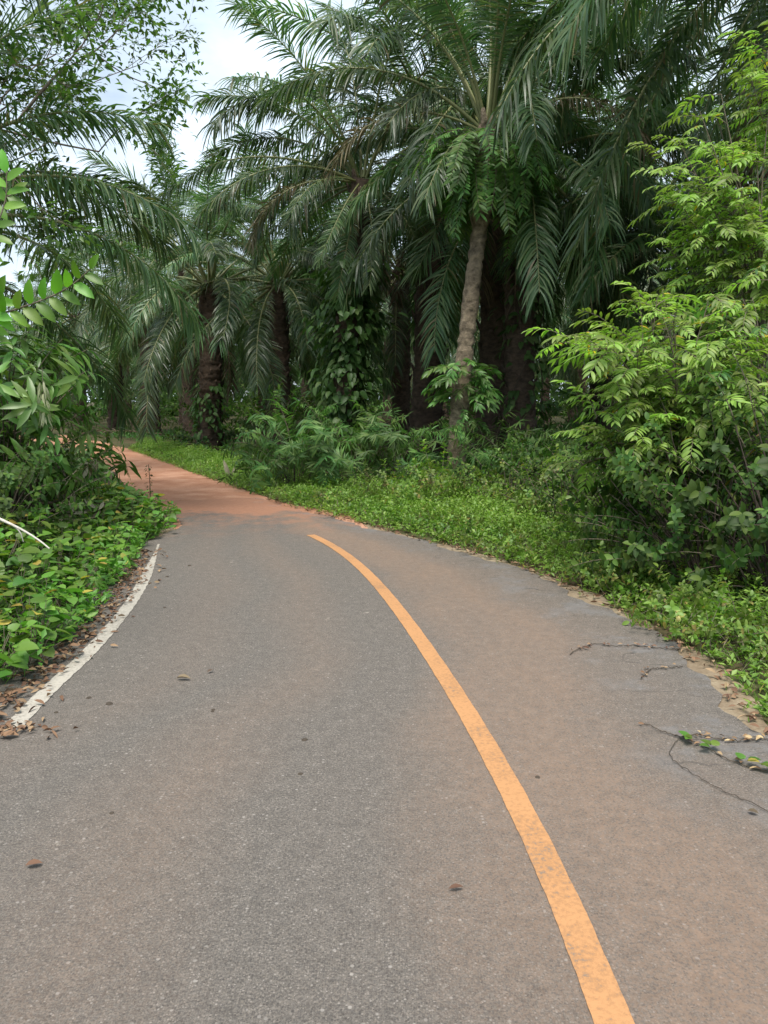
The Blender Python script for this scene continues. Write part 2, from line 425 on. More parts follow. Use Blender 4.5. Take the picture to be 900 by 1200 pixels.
    Lk.new(hv.outputs[0], P.inputs['Base Color'])
    P.inputs['Roughness'].default_value = .88; P.inputs['Specular IOR Level'].default_value = .3
    bp = N.new('ShaderNodeBump'); bp.inputs['Strength'].default_value = .55; bp.inputs['Distance'].default_value = .006
    Lk.new(add(grain, mul(grain2, .4)), bp.inputs['Height']); Lk.new(bp.outputs[0], P.inputs['Normal'])
    return m

def earth_mat(name, stops, sc=1.2, fine=60., bump=.5):
    m, N, Lk = new_mat(name); P = N['Principled BSDF']; g = N.new('ShaderNodeNewGeometry')
    a = N.new('ShaderNodeTexNoise'); a.inputs['Scale'].default_value = sc; a.inputs['Detail'].default_value = 8; a.inputs['Roughness'].default_value = .62
    b = N.new('ShaderNodeTexNoise'); b.inputs['Scale'].default_value = fine; b.inputs['Detail'].default_value = 4
    for q in (a, b): Lk.new(g.outputs['Position'], q.inputs['Vector'])
    s = N.new('ShaderNodeMath'); s.operation = 'MULTIPLY_ADD'; s.inputs[1].default_value = .4; Lk.new(b.outputs['Fac'], s.inputs[0]); Lk.new(a.outputs['Fac'], s.inputs[2])
    r_ = ramp(N, stops); Lk.new(s.outputs[0], r_.inputs['Fac']); Lk.new(r_.outputs[0], P.inputs['Base Color'])
    P.inputs['Roughness'].default_value = .95; P.inputs['Specular IOR Level'].default_value = .2
    bp = N.new('ShaderNodeBump'); bp.inputs['Strength'].default_value = bump; bp.inputs['Distance'].default_value = .03
    Lk.new(s.outputs[0], bp.inputs['Height']); Lk.new(bp.outputs[0], P.inputs['Normal'])
    return m

def paint_mat(name, c, worn, thr):
    m, N, Lk = new_mat(name); P = N['Principled BSDF']; g = N.new('ShaderNodeNewGeometry')
    a = N.new('ShaderNodeTexNoise'); a.inputs['Scale'].default_value = 55; a.inputs['Detail'].default_value = 7; a.inputs['Roughness'].default_value = .75
    b = N.new('ShaderNodeTexNoise'); b.inputs['Scale'].default_value = 3; b.inputs['Detail'].default_value = 5
    for q in (a, b): Lk.new(g.outputs['Position'], q.inputs['Vector'])
    s = N.new('ShaderNodeMath'); s.operation = 'MULTIPLY_ADD'; s.inputs[1].default_value = .45; Lk.new(b.outputs['Fac'], s.inputs[0]); Lk.new(a.outputs['Fac'], s.inputs[2])
    dk = tuple(q * .78 for q in c)
    r_ = ramp(N, [(thr - .03, worn), (thr + .06, dk), (.78, c)]); Lk.new(s.outputs[0], r_.inputs['Fac']); Lk.new(r_.outputs[0], P.inputs['Base Color'])
    P.inputs['Roughness'].default_value = .7
    bp = N.new('ShaderNodeBump'); bp.inputs['Strength'].default_value = .4; bp.inputs['Distance'].default_value = .004
    Lk.new(a.outputs['Fac'], bp.inputs['Height']); Lk.new(bp.outputs[0], P.inputs['Normal'])
    return m

GROUND = earth_mat('plantation_soil', [(.35, (.035, .026, .016)), (.6, (.085, .058, .034)), (.78, (.05, .062, .02)), (.95, (.13, .09, .05))], .9)
DIRT = earth_mat('laterite', [(.4, (.235, .105, .06)), (.65, (.335, .165, .10)), (.9, (.45, .255, .17))], 1.6, 40)
SHOULDER = earth_mat('dry_verge_soil', [(.4, (.10, .07, .045)), (.65, (.20, .15, .10)), (.9, (.32, .26, .18))], 2.5, 50)
mb = MB()
gx = np.concatenate([[-900, -300, -120], np.linspace(-60, 60, 121), [120, 300, 900]])
gy = np.concatenate([[-900, -200, -40], np.linspace(-10, 90, 101), [150, 400, 1500]])
X, Y = np.meshgrid(gx, gy, indexing='ij')
Zg = -.014 + 0 * X
f = []
nx, ny = len(gx), len(gy)
i, j = np.meshgrid(np.arange(nx - 1), np.arange(ny - 1), indexing='ij')
f = np.stack([i * ny + j, (i + 1) * ny + j, (i + 1) * ny + j + 1, i * ny + j + 1], -1).reshape(-1, 4)
mb.add(np.stack([X, Y, Zg], -1), f)
kind(link('ground', mb.mesh('ground', [GROUND])), 'structure')

dl = np.vstack([[gp(225, 645)[:2]], [gp(206, 606)[:2]], [gp(172, 580)[:2]], [gp(128, 551)[:2]], [gp(84, 528)[:2]], [gp(40, 516)[:2]], [gp(-40, 507)[:2]], [gp(-160, 502)[:2]]])
dr = np.vstack([[gp(425, 640)[:2]], [gp(400, 606)[:2]], [gp(318, 586)[:2]], [gp(232, 557)[:2]], [gp(150, 527)[:2]], [gp(95, 514)[:2]], [gp(40, 506.5)[:2]], [gp(-60, 499)[:2]]])
strip(left_edge + [-.2, 0], right_edge + [.12, .03], 'road_shoulder', [SHOULDER], -.009, seed=9)
strip(dl, dr, 'dirt_road', [DIRT], -.004, .1, .12, seed=3)
strip(left_edge, right_edge, 'road', [asphalt_mat()], .0, seed=5)

def ribbon(name, pts, w, z, mat, n=260, seed=1, ragged=.008, taper=0):
    c = spline(pts, n); T = nrm(np.gradient(c, axis=0)); Nn = np.stack([-T[:, 1], T[:, 0]], -1)
    hw = np.full(n, w / 2)
    if taper: hw *= np.clip(np.linspace(taper, 0, n), .25, 1)
    a = c + Nn * (hw + wobble(n, ragged, seed, (30, 70, 160)))[:, None]; b = c - Nn * (hw + wobble(n, ragged, seed + 1, (30, 70, 160)))[:, None]
    V = np.concatenate([np.c_[a, np.full(n, z)], np.c_[b, np.full(n, z)]])
    k = np.arange(n - 1); mb = MB(); mb.add(V, np.stack([k, k + n, k + n + 1, k + 1], -1))
    return kind(link(name, mb.mesh(name, [mat])), 'structure')

ORANGE = paint_mat('orange_paint', (.44, .222, .093), (.20, .145, .105), .575)
WHITE = paint_mat('white_paint', (.40, .365, .315), (.20, .17, .14), .61)
OPX = [(364, 627), (408, 653), (447, 689), (478, 729), (504, 771), (528, 801), (556, 850), (584, 900), (637, 1000), (680, 1100), (718, 1200), (765, 1340)]
ow = np.array([gp(*q)[:2] for q in OPX[:-1]]); oc = np.polyfit(ow[:, 1], ow[:, 0], 4); oy = np.linspace(ow[0, 1], ow[-1, 1], 40)
ol = np.c_[np.polyval(oc, oy), oy]; ol = np.vstack([ol, ol[-1] + (ol[-1] - ol[-4]) / np.linalg.norm(ol[-1] - ol[-4]) * np.linspace(.1, 4, 20)[:, None]])
ribbon('centre_line', ol, .105, .004, ORANGE, n=400, seed=21, ragged=.003)
ribbon('edge_line', line_w, .10, .004, WHITE, seed=31, ragged=.006, taper=3.2)


# ------------------------------------------------------------------ helpers for the verges
from math import inf
def in_poly(p, poly):
    x, y = p[:, 0], p[:, 1]; ins = np.zeros(len(p), bool); n = len(poly)
    for a in range(n):
        x1, y1 = poly[a]; x2, y2 = poly[(a + 1) % n]
        c = ((y1 > y) != (y2 > y)) & (x < (x2 - x1) * (y - y1) / (y2 - y1 + 1e-12) + x1)
        ins ^= c
    return ins

def sample(poly, n, r=rng):
    poly = np.asarray(poly, float); lo, hi = poly.min(0), poly.max(0); out = []
    c = 0
    while c < n:
        p = lo + r.random((4 * n, 2)) * (hi - lo); p = p[in_poly(p, poly)]; out.append(p); c += len(p)
    return np.vstack(out)[:n]

def herb(name, pts, h, k, ll, lw, mats, label, cat, r=rng, blades=0, tilt=.45, hfun=None):
    """low plants: k leaves round a short stalk at every point; blades adds grass"""
    mb = MB(); n = len(pts)
    hh = r.uniform(*h, n) * (hfun(pts) if hfun is not None else 1)
    pr = r.random(n)
    idx = np.repeat(np.arange(n), k); m = len(idx)
    az = r.random(m) * 6.283; el = r.normal(tilt, .35, m)
    d = np.stack([np.cos(az) * np.cos(el), np.sin(az) * np.cos(el), np.sin(el)], -1)
    lean = np.stack([np.cos(pr * 99), np.sin(pr * 99)], -1) * (hh * .35)[:, None]
    q = r.random(m) ** .7
    pos = np.zeros((m, 3)); pos[:, :2] = pts[idx] + lean[idx] * q[:, None] + r.normal(0, .012, (m, 2)); pos[:, 2] = hh[idx] * q
    l = r.uniform(*ll, m); tri_leaves(mb, pos, d, np.array([0, 0, 1.]) + r.normal(0, .25, (m, 3)), l, l * r.uniform(*lw, m), 0, np.clip(pr[idx] * .6 + r.random(m) * .42, 0, 1))
    if blades:
        b = r.integers(0, n, blades); az = r.random(blades) * 6.283; el = r.uniform(.7, 1.4, blades)
        d = np.stack([np.cos(az) * np.cos(el), np.sin(az) * np.cos(el), np.sin(el)], -1)
        pos = np.zeros((blades, 3)); pos[:, :2] = pts[b] + r.normal(0, .05, (blades, 2)); pos[:, 2] = -.005
        l = r.uniform(.06, .2, blades) * np.clip(hh[b] / np.mean(hh), .5, 1.5)
        tri_leaves(mb, pos, d, np.stack([np.cos(az + 1.5), np.sin(az + 1.5), 0 * az], -1), l, r.uniform(.005, .009, blades), 0, r.random(blades), fold=.1)
    o = link(name, mb.mesh(name, mats), None)
    tag(o, label, cat); return kind(o, 'stuff')


# ------------------------------------------------------------------ palm fronds: a set of shapes shared by all palms
ELEVS = [(84, 30), (70, 48), (56, 68), (42, 80), (28, 80), (12, 72), (-8, 58), (-36, 40), (-66, 18)]
FRONDS = []            # [elev][variant] -> (leaflet mesh, midrib mesh, joined mesh)
for e, (el, cv) in enumerate(ELEVS):
    vs = []
    for v in range(2):
        sd_ = 100 + e * 10 + v; out = []
        for part, mats in (('leaflets', [M['palm']]), ('rachis', [M['rachis']]), ('both', [M['palm'], M['rachis']])):
            q = np.random.default_rng(sd_); b = MB()
            yaw = q.uniform(-.25, .25); Lf = q.uniform(4.5, 5.1); cv2 = R(cv + q.uniform(-10, 12))
            pinnate(b, Lf, R(el), cv2, .2, 138, .68, .036, (.18 if el > 60 else .34 if el > -20 else .18), plum=.75, nseg=4,
                    mleaf=0, mrach=(0 if part == 'rachis' else 1), rr=.05, r=q, part=part, sway=yaw, a0=78, a1=35, boff=(-.2 if -20 < el < 60 else 0))
            out.append(b.mesh('frond_' + part, mats))
        vs.append(out)
    FRONDS.append(vs)
DRYF, DEADF = [], []
for v in range(3):
    q = np.random.default_rng(300 + v); b = MB()
    pinnate(b, 4.3, R([25, 5, -30][v]), R([95, 85, 60][v]), .2, 80, .8, .04, .34, plum=.7, r=q, rr=.045)
    DRYF.append(b.mesh('frond_dry', [M['palm_dry'], M['rachis']]))
    b = MB()
    pinnate(b, 3.6, R(-72 - 5 * v), R(14), .2, 60, .6, .035, .3, plum=.6, r=q, rr=.045, gap=.25)
    DEADF.append(b.mesh('frond_dead', [M['palm_dead'], M['rachis_dead']]))

def trunk_mesh(path, r0, r1, boots, mat, seed, boot_from=.0, ring=.004):
    q = np.random.default_rng(seed); mb = MB(); n = 90
    P = spline(path, n); s = np.linspace(0, 1, n)
    rad = r0 + (r1 - r0) * s + .10 * np.exp(-s * 22) + ring * np.sin(s * 150 + 3 * np.sin(s * 17)) + q.normal(0, .011, n)
    sides = 14; T = nrm(np.gradient(P, axis=0)); u = nrm(np.cross(T, [0, 1., 0])); w = np.cross(T, u)
    a = np.linspace(0, 6.283, sides, endpoint=False)
    rr_ = rad[:, None] * (1 + q.normal(0, .04, (n, sides)))
    V = P[:, None] + rr_[..., None] * (np.cos(a)[None, :, None] * u[:, None] + np.sin(a)[None, :, None] * w[:, None])
    i, j = np.meshgrid(np.arange(n - 1), np.arange(sides), indexing='ij'); j2 = (j + 1) % sides
    mb.add(V, np.stack([i * sides + j, i * sides + j2, (i + 1) * sides + j2, (i + 1) * sides + j], -1).reshape(-1, 4))
    for k in range(boots):                        # stubs of cut leaf stalks in a spiral
        t = boot_from + (1 - boot_from) * (k + .5) / boots; az = k * 2.39996 + q.normal(0, .1)
        fi = t * (n - 1); i0 = min(int(fi), n - 2); p = P[i0] + (P[i0 + 1] - P[i0]) * (fi - i0)
        o_ = u[i0] * math.cos(az) + w[i0] * math.sin(az); tg = np.cross(T[i0], o_); ln = q.uniform(.16, .3)
        b0 = p + o_ * (rad[i0] * .8); hw = q.uniform(.08, .12)
        tip = b0 + o_ * ln * .55 + T[i0] * ln
        vv = [b0 - tg * hw - T[i0] * .08, b0 + tg * hw - T[i0] * .08, b0 + T[i0] * .12 + tg * hw * .5, b0 + T[i0] * .12 - tg * hw * .5,
              tip - tg * hw * .5 - T[i0] * .02, tip + tg * hw * .5 - T[i0] * .02, tip + tg * hw * .3 + T[i0] * .05, tip - tg * hw * .3 + T[i0] * .05]
        mb.add(vv, [[0, 1, 5, 4], [1, 2, 6, 5], [2, 3, 7, 6], [3, 0, 4, 7], [4, 5, 6, 7]])
    return mb.mesh('trunk', [mat])

def crown_list(n, seed, top=84, low=-45, az0=None):
    q = np.random.default_rng(seed); az0 = q.random() * 6.283 if az0 is None else az0
    out = []
    for k in range(n):
        s = (k + .5) / n; el = top + (low - top) * s ** .85 + q.normal(0, 5)
        out.append((az0 + k * 2.39996 + q.normal(0, .12), el, q.uniform(.88, 1.08)))
    return out

def palm(base, path, fronds, label, group=None, r0=.24, r1=.2, boots=40, boot_from=.6, mat=None, seed=1, split=False, dead=4, scale=1., tmesh=None, dry=()):
    """path: trunk points from base to crown, relative to base"""
    t = link('oil_palm', None, None, base); tag(t, label, 'palm', group)
    t.empty_display_size = .3
    path = np.asarray(path, float)
    link('trunk', tmesh or trunk_mesh(path, r0, r1, boots, mat or M['bark_dark'], seed, boot_from), t)
    top = path[-1]; q = np.random.default_rng(seed + 7)
    els = np.array([e[0] for e in ELEVS])
    for (az, el, sc) in fronds:
        e = int(np.argmin(abs(els - el))); v = int(q.integers(0, 2)); lm, rm, jm = FRONDS[e][v]
        off = np.array([math.cos(az), math.sin(az), 0]) * (.12 if el > 40 else .2)
        loc = top + off + [0, 0, .1 * math.sin(R(el)) - .05]
        rot = (q.normal(0, .12), R(els[e] - el) * .8, az)
        o = link('frond', lm if split else jm, t, loc, rot, sc * scale)
        if split: link('midrib', rm, o)
    for k, (az, v) in enumerate(dry):
        o = link('frond', DRYF[v], t, top + [.2 * math.cos(az), .2 * math.sin(az), -.05], (0, 0, az), .8 * scale)
        o['label'] = 'yellowing dry frond'
    for k in range(dead):
        az = q.random() * 6.283
        link('dead_frond', DEADF[k % 3], t, top + [.18 * math.cos(az), .18 * math.sin(az), -.25], (0, q.normal(0, .1), az), q.uniform(.6, .95) * scale)
    return t

# --- the palms that can be told apart
hb = gp(535, 562)
HY = hb[1]
hp = [hb, at(537, 500, HY), at(543, 430, HY), at(553, 340, HY), at(563, 260, HY), at(570, 200, HY), at(573, 150, HY)]
hp = np.array(hp) - hb; hp[0, 2] = -.1
hf = [(R(184), 40, .95), (R(176), 66, .95), (R(150), 70, 1.0), (R(205), 72, .9), (R(100), 80, 1.), (R(-60), 78, 1.), (R(20), 74, 1.), (R(60), 66, 1), (R(-30), 60, 1), (R(-100), 70, 1.),
      (R(8), 54, .88), (R(40), 40, .9), (R(75), 48, 1), (R(98), 40, 1), (R(85), 20, .9), (R(55), 18, .8), (R(120), 6, .8), (R(95), -20, .6), (R(-70), 66, .9), (R(-130), 70, .85)]
hero = palm(hb, hp, hf, 'tall oil palm with bare leaning grey trunk beside the road bend', r0=.185, r1=.145, boots=60, boot_from=.74, mat=M['bark_hero'], seed=3, split=True, dead=0, dry=[(R(-35), 0), (R(188), 0)], scale=.98)

cb = gp(402, 545); CYd = cb[1]
cp = np.array([cb, at(404, 470, CYd), at(410, 350, CYd), at(418, 270, CYd), at(424, 212, CYd)]) - cb
cp[0, 2] = -.1
cf = [(R(180), 62, 1.0), (R(165), 48, 1.), (R(200), 74, 1.), (R(90), 82, 1.), (R(20), 72, 1.), (R(-40), 66, 1.), (R(130), 66, 1), (R(60), 58, 1), (R(225), 50, .95), (R(-70), 84, .95),
      (R(150), 28, 1), (R(185), 24, 1), (R(110), 30, 1), (R(35), 34, 1), (R(0), 40, .95), (R(-20), 15, .95), (R(215), 12, .95), (R(255), -36, .55), (R(285), -50, .6), (R(268), -66, .62), (R(235), 0, .6), (R(170), -10, .7), (R(130), 0, .9), (R(60), 5, .9), (R(10), -20, .7), (R(95), -30, .9), (R(310), -25, .55)]
palm(cb, cp, cf, 'oil palm with a vine-wrapped trunk between roadside thicket and bare-trunked palm', r0=.3, r1=.26, boots=60, boot_from=.3, seed=13, split=True, dead=3, scale=.95, dry=[(R(200), 1)])

lb = gp(247, 527); LY = lb[1]
palm(lb, np.array([lb, at(247, 440, LY), at(246, 335, LY)]) - lb, crown_list(32, 5, 84, -32), 'oil palm with dark brown trunk standing beside the red dirt road', r0=.36, r1=.36, boots=90, boot_from=.0, seed=23, split=True, dead=3)

# left foreground palm: trunk stands behind the shrubs
fb = np.array([-6.5, 10.2, 0.])
ff = [(R(4), 56, .86), (R(-8), 30, .84), (R(12), 20, .9), (R(24), 44, .84), (R(-20), 66, .8), (R(50), 40, 1), (R(70), 20, 1), (R(90), 50, 1), (R(120), 30, 1), (R(150), 55, 1), (R(180), 30, 1), (R(-110), 50, .9), (R(-140), 30, .9), (R(200), 60, 1), (R(40), 75, 1), (R(-100), 78, 1), (R(160), 80, 1), (R(55), -10, .9), (R(100), -8, .9)]
palm(fb, [[0, 0, -.1], [.05, 0, 1.6], [0, 0, 3.75]], ff, 'young oil palm drooping over the shrubs on the road bend', r0=.34, r1=.34, boots=60, boot_from=.0, seed=33, split=True, dead=2)

# taller palm further left whose frond hangs into the corner
tb = np.array([-9.0, 10.0, 0.])
palm(tb, [[0, 0, -.1], [.1, 0, 3.], [.2, 0, 6.6]], [(R(-4), 30, .95), (R(12), 46, .95), (R(4), 8, .9)] + [c_ for c_ in crown_list(26, 8, 84, -15, R(60)) if math.cos(c_[0]) < .3], 'tall oil palm left of the broadleaf tree, fronds hanging above the shrubs', r0=.28, r1=.24, boots=60, boot_from=.4, seed=43, split=True, dead=0)

# right palm: crown above the frame, fronds sweeping down
rb = np.array([6.5, 10.4, 0.])
rf = [(R(190), 44, .92), (R(204), 36, .9), (R(178), 38, .95), (R(158), 48, .9), (R(222), 48, .9), (R(176), 14, .8), (R(150), 16, .85), (R(160), -10, .7), (R(135), 18, .9), (R(120), -6, .85), (R(240), 26, .8), (R(262), 44, .9), (R(175), 66, .9), (R(140), 70, 1), (R(225), 72, 1), (R(100), 40, 1), (R(70), 20, 1), (R(30), 40, 1), (R(0), 20, 1), (R(-30), 45, 1), (R(-70), 30, 1), (R(80), -20, 1), (R(140), -40, .8), (R(110), -30, .9), (R(20), 75, 1), (R(110), 80, 1)]
palm(rb, [[0, 0, -.1], [-.05, 0, 4.3], [-.2, 0, 8.5]], rf, 'oil palm with great drooping fronds behind the yellow-green sapling', r0=.34, r1=.3, boots=110, boot_from=.0, seed=53, split=True, dead=4)

# --- plantation rows behind
TH = [(0, 0, 5.9), (.12, .05, 6.8), (-.1, .1, 5.4), (.05, -.1, 6.3)]
TM = [trunk_mesh([[0, 0, -.1], [x, y, 2.6], [x * 1.4, y, h]], .36, .33, 80, M['bark_dark'], 60 + k) for k, (x, y, h) in enumerate(TH)]
TTOP = [np.array([x * 1.4, y, h]) for (x, y, h) in TH]
fixed = [(hb, 0), (cb, 0), (lb, 0), (fb, 0), (tb, 0), (rb, 0)]
spots = [gp(x, y)[:2] for (x, y) in [(322, 513), (612, 548), (135, 507), (178, 509), (470, 522), (700, 538), (835, 545)]] + [np.array(p) for p in [(-3.4, 25.5), (1.2, 23.0), (-8.2, 33.0), (3.0, 21.5), (6.9, 14.2)]]
# rows 8 m apart, staggered, set back from the roads
dirt_c = spline((dl + dr) / 2, 60)
q = np.random.default_rng(77)
taken = [b[:2] for b, _ in fixed] + [np.array(s) for s in spots]
grid = []
for iy, yy in enumerate(np.arange(14, 78, 6.6)):
    for xx in np.arange(-44, 46, 7.6):
        p = np.array([xx + (3.8 if iy % 2 else 0), yy]) + q.normal(0, .5, 2)
        if abs(p[0]) > .58 * p[1] + 5: continue
        if min(np.linalg.norm(dirt_c - p, axis=1)) < 3.6: continue
        if p[1] < 16 and abs(p[0]) < 4.5: continue
        if min(np.linalg.norm(np.array(taken) - p, axis=1)) < 5.0: continue
        taken.append(p); grid.append(p)
near_labels = ['oil palm with a dim trunk beside the narrow-leaved thicket', 'oil palm with a shadowed trunk close behind the bare-trunked palm', 'oil palm with a slim trunk far along the dirt road', 'oil palm with a thick trunk far along the dirt road',
               'oil palm in shade behind the vine-wrapped palm', 'oil palm in deep shade behind the yellow-green sapling', 'oil palm in shade beyond the dark roadside bush',
               'oil palm with tall crown between the dirt road palm and the vine-wrapped palm', 'oil palm with tall crown directly behind the bare-trunked palm', 'oil palm beyond the dark brown trunk by the dirt road', 'oil palm crowding behind the bare-trunked palm on its sapling side', 'oil palm towering in shade behind the saplings']
allp = [(s, near_labels[k], None, k) for k, s in enumerate(spots)] + [(s, 'oil palm standing deep in the shaded plantation rows', 'palms of the plantation rows', k) for k, s in enumerate(grid)]
for k, (s, lab, grp, kk) in enumerate(allp):
    v = k % 4; sc = q.uniform(.92, 1.15); rot = q.random() * 6.283
    dist = s[1]
    if k in (8, 10, 11): sc *= 1.15; v = 1
    if k == 7: sc = .92; v = 2
    nfr = 34 if dist < 45 else 26
    t = palm((s[0], s[1], 0), [[0, 0, 0], [0, 0, 2], TTOP[v]], crown_list(nfr, 500 + k, 84, -36), lab, grp, tmesh=TM[v], seed=700 + k, dead=2 if dist < 40 else 0, dry=[(q.random() * 6.28, 2)] if k % 3 == 0 else ())
    t.scale = (sc, sc, sc * q.uniform(.95, 1.12)); t.rotation_euler = (0, 0, rot)


# ------------------------------------------------------------------ bushes built from leafy shoots
def shoot(seed, L, n, ll, lw, mat, outline=LANCE, mode='spiral', bend=.5, tipbias=.6, el=.5, r_stem=.006, droop=.3, twig=None, fold=.28):
    """a leafy shoot along +Z bending to +X"""
    q = np.random.default_rng(seed); mb = MB(); m = 9
    s = np.linspace(0, 1, m); a = bend * s ** 1.3
    T = np.stack([np.sin(a), 0 * a, np.cos(a)], -1); P = np.concatenate([[[0, 0, 0]], np.cumsum(T[:-1] * L / (m - 1), 0)])
    tube(mb, P, r_stem * (1 - .7 * s), 5, 1)
    t = np.sort(q.random(n)) ** tipbias; t[-1] = 1
    i0 = np.minimum((t * (m - 1)).astype(int), m - 2); fr = (t * (m - 1) - i0)[:, None]
    p = P[i0] * (1 - fr) + P[i0 + 1] * fr
    az = np.arange(n) * 2.4 if mode == 'spiral' else (np.arange(n) % 2) * np.pi + (np.arange(n) // 2) * (np.pi / 2 if mode == 'opposite' else .15)
    az = az + q.normal(0, .25, n); e = el + (1.2 - el) * np.maximum(t - .8, 0) * 4 * .5 + q.normal(0, .15, n)
    tt = T[i0]; ux = nrm(np.cross(tt, [0, 1., 0])); uy = np.cross(tt, ux)
    d = (ux * np.cos(az)[:, None] + uy * np.sin(az)[:, None]) * np.cos(e)[:, None] + tt * np.sin(e)[:, None]
    d = nrm(d + [0, 0, -droop])
    l = ll * q.uniform(.65, 1.1, n)
    leaves(mb, p, d, np.array([0, 0, 1.]) + q.normal(0, .2, (n, 3)), l, lw * l / ll, outline, 0, q.random(n), fold)
    return mb.mesh('shoot', [mat, twig or M['twig']])

def bush(name, label, cat, base, shoots, n, ctr, rad, seed, group=None, upb=.6, sc=(.8, 1.2), stem_r=.012, zmin=.05, part='branch', shell=.5, stem_mat=None):
    q = np.random.default_rng(seed); t = link(name, None, None, base); tag(t, label, cat, group); t.empty_display_size = .2
    ctr = np.asarray(ctr, float); rad = np.asarray(rad, float); mb = MB()
    for k in range(n):
        d = nrm(q.normal(0, 1, 3)); p = ctr + d * rad * (shell + (1 - shell) * q.random()); p[2] = max(p[2], zmin + .1 * q.random())
        dv = nrm(d * [1, 1, .6] + [0, 0, upb] + q.normal(0, .2, 3))
        az = math.atan2(dv[1], dv[0]); til = math.acos(np.clip(dv[2], -1, 1))
        rot = (Matrix.Rotation(az, 3, 'Z') @ Matrix.Rotation(til, 3, 'Y') @ Matrix.Rotation(q.random() * .8 - .4, 3, 'Z')).to_euler()
        link(part, shoots[k % len(shoots)], t, p, rot, q.uniform(*sc))
        if k % 2 == 0:
            g0 = np.array([p[0] * .25 + q.normal(0, .03), p[1] * .25 + q.normal(0, .03), -.03]); mid = (g0 + p) / 2 + [0, 0, .12 * p[2]] - dv * .1
            tube(mb, spline([g0, mid, p], 7), np.linspace(stem_r, stem_r * .4, 7), 5)
    link('stem', mb.mesh('stem', [stem_mat or M['twig_dark']]), t)
    return t

SH_OVAL = [shoot(900 + k, .5, 22, .092, .048, M['bushleaf'], OVAL, 'opposite', .5, .75, .5, droop=.3) for k in range(3)]
SH_LANCE = [shoot(910 + k, .5, 15, .27, .066, M['lance'], LANCE, 'spiral', .35, .4, .35, .008, droop=.45) for k in range(3)]
SH_BAMB = [shoot(920 + k, .8, 34, .22, .032, M['bamboo'], LANCE, 'distich', 1.0, .7, .55, .004, droop=.5) for k in range(3)]
SH_BRIGHT = [shoot(930 + k, .6, 16, .13, .055, M['bright'], OVAL, 'distich', .7, .8, .35, .005, droop=.3) for k in range(2)]
SH_WEED = [shoot(940 + k, .35, 16, .075, .04, M['herb'], OVAL, 'opposite', .3, .7, .4, .003, droop=.2) for k in range(3)]
SH_DRY = [shoot(950 + k, .5, 12, .16, .04, M['grey_dry'], LANCE, 'spiral', .6, .6, .0, .004, droop=.9) for k in range(2)]

# --- right verge: bushes
def B(x, y, z=0): return gp(x, y, z)
bush('leafy_bush', 'dark leafy bush under the yellow-green sapling at road edge', 'bush', B(838, 700), SH_OVAL, 150, (0, .25, .65), (.85, .7, .8), 1)
bush('leafy_bush', 'dark leafy bush against the road verge with broad low spread', 'bush', B(925, 715), SH_OVAL, 110, (0, .2, .75), (.75, .6, .9), 2)
bush('leafy_bush', 'low dark bush between the sapling and the bare-trunked palm', 'bush', B(735, 648), SH_OVAL, 80, (0, .2, .4), (.75, .6, .5), 3)
bush('leafy_bush', 'tall dark bush filling the gap behind the sapling', 'bush', (4.4, 8.6, 0), SH_OVAL, 170, (0, .3, 1.2), (1.1, .8, 1.4), 4, sc=(.9, 1.3))
# thicket of narrow leaves on the bend
for k, (x, y, n, rz, rx, lab) in enumerate([(345, 573, 60, .6, .8, 'narrow-leaved thicket on the road bend, the end nearest the dirt road'), (410, 575, 64, .62, .9, 'narrow-leaved thicket below the vine-wrapped palm'), (462, 572, 44, .5, .7, 'narrow-leaved thicket beside the bare-trunked palm')]):
    bush('narrow_leaved_thicket', lab, 'bush', B(x, y), SH_BAMB, n, (0, .3, .55), (rx, .7, rz), 20 + k, upb=.7, sc=(.8, 1.25), shell=.35)
bush('narrow_leaved_thicket', 'narrow-leaved clump in shade just beyond the bare-trunked palm', 'bush', B(612, 574), SH_BAMB, 36, (0, .4, .3), (.7, .5, .4), 26, upb=.6)
# fresh upright weeds at foot of the hero palm
for k, (x, y, h) in enumerate([(512, 588, .4), (552, 590, .22), (500, 597, .3), (455, 592, .25), (575, 590, .25), (640, 612, .25), (700, 640, .22), (612, 598, .25)]):
    bush('roadside_weed', 'bright upright leafy weed on the verge by the palms', 'weed', B(x, y), SH_WEED, 26, (0, 0, h * .8), (.3, .25, h), 40 + k, 'bright weeds on the verge', shell=.2, stem_r=.004)

for k, (x, y, n, lab) in enumerate([(640, 590, 60, 'dark low undergrowth under the sapling tips behind the verge'), (690, 608, 60, 'dark low undergrowth at the foot of the sapling'), (575, 566, 40, 'dim leafy undergrowth close behind the bare-trunked palm'), (598, 597, 40, 'ragged leafy weeds between the bare-trunked palm and the sapling'), (655, 618, 46, 'ragged weeds where the grassy verge meets the sapling')]):
    bush('leafy_bush', lab, 'bush', B(x, y), SH_OVAL if k < 2 else SH_BAMB if k == 2 else SH_WEED + SH_OVAL, n, (0, .3, .35), (.8, .5, .45), 80 + k, sc=(.8, 1.2))
qw_ = np.random.default_rng(17); wc = 0
for (x, y) in zip(qw_.uniform(330, 900, 400), qw_.uniform(585, 790, 400)):
    p = gp(x, y); e = np.min(np.linalg.norm(spline(right_edge, 60) - p[:2], axis=1)); side = p[0] - np.interp(p[1], right_edge[:, 1], right_edge[:, 0])
    if side < .12 or e > 1.5 or wc >= 46: continue
    h = qw_.uniform(.06, .2) * min(1, .5 + e); wc += 1
    bush('verge_weed', 'low leafy weed poking out of the grassy verge', 'weed', p, SH_WEED, 9, (0, 0, h * .6), (.16, .16, h), 2000 + wc, 'low weeds in the grassy verge', shell=.2, stem_r=.003, sc=(.4, .85))
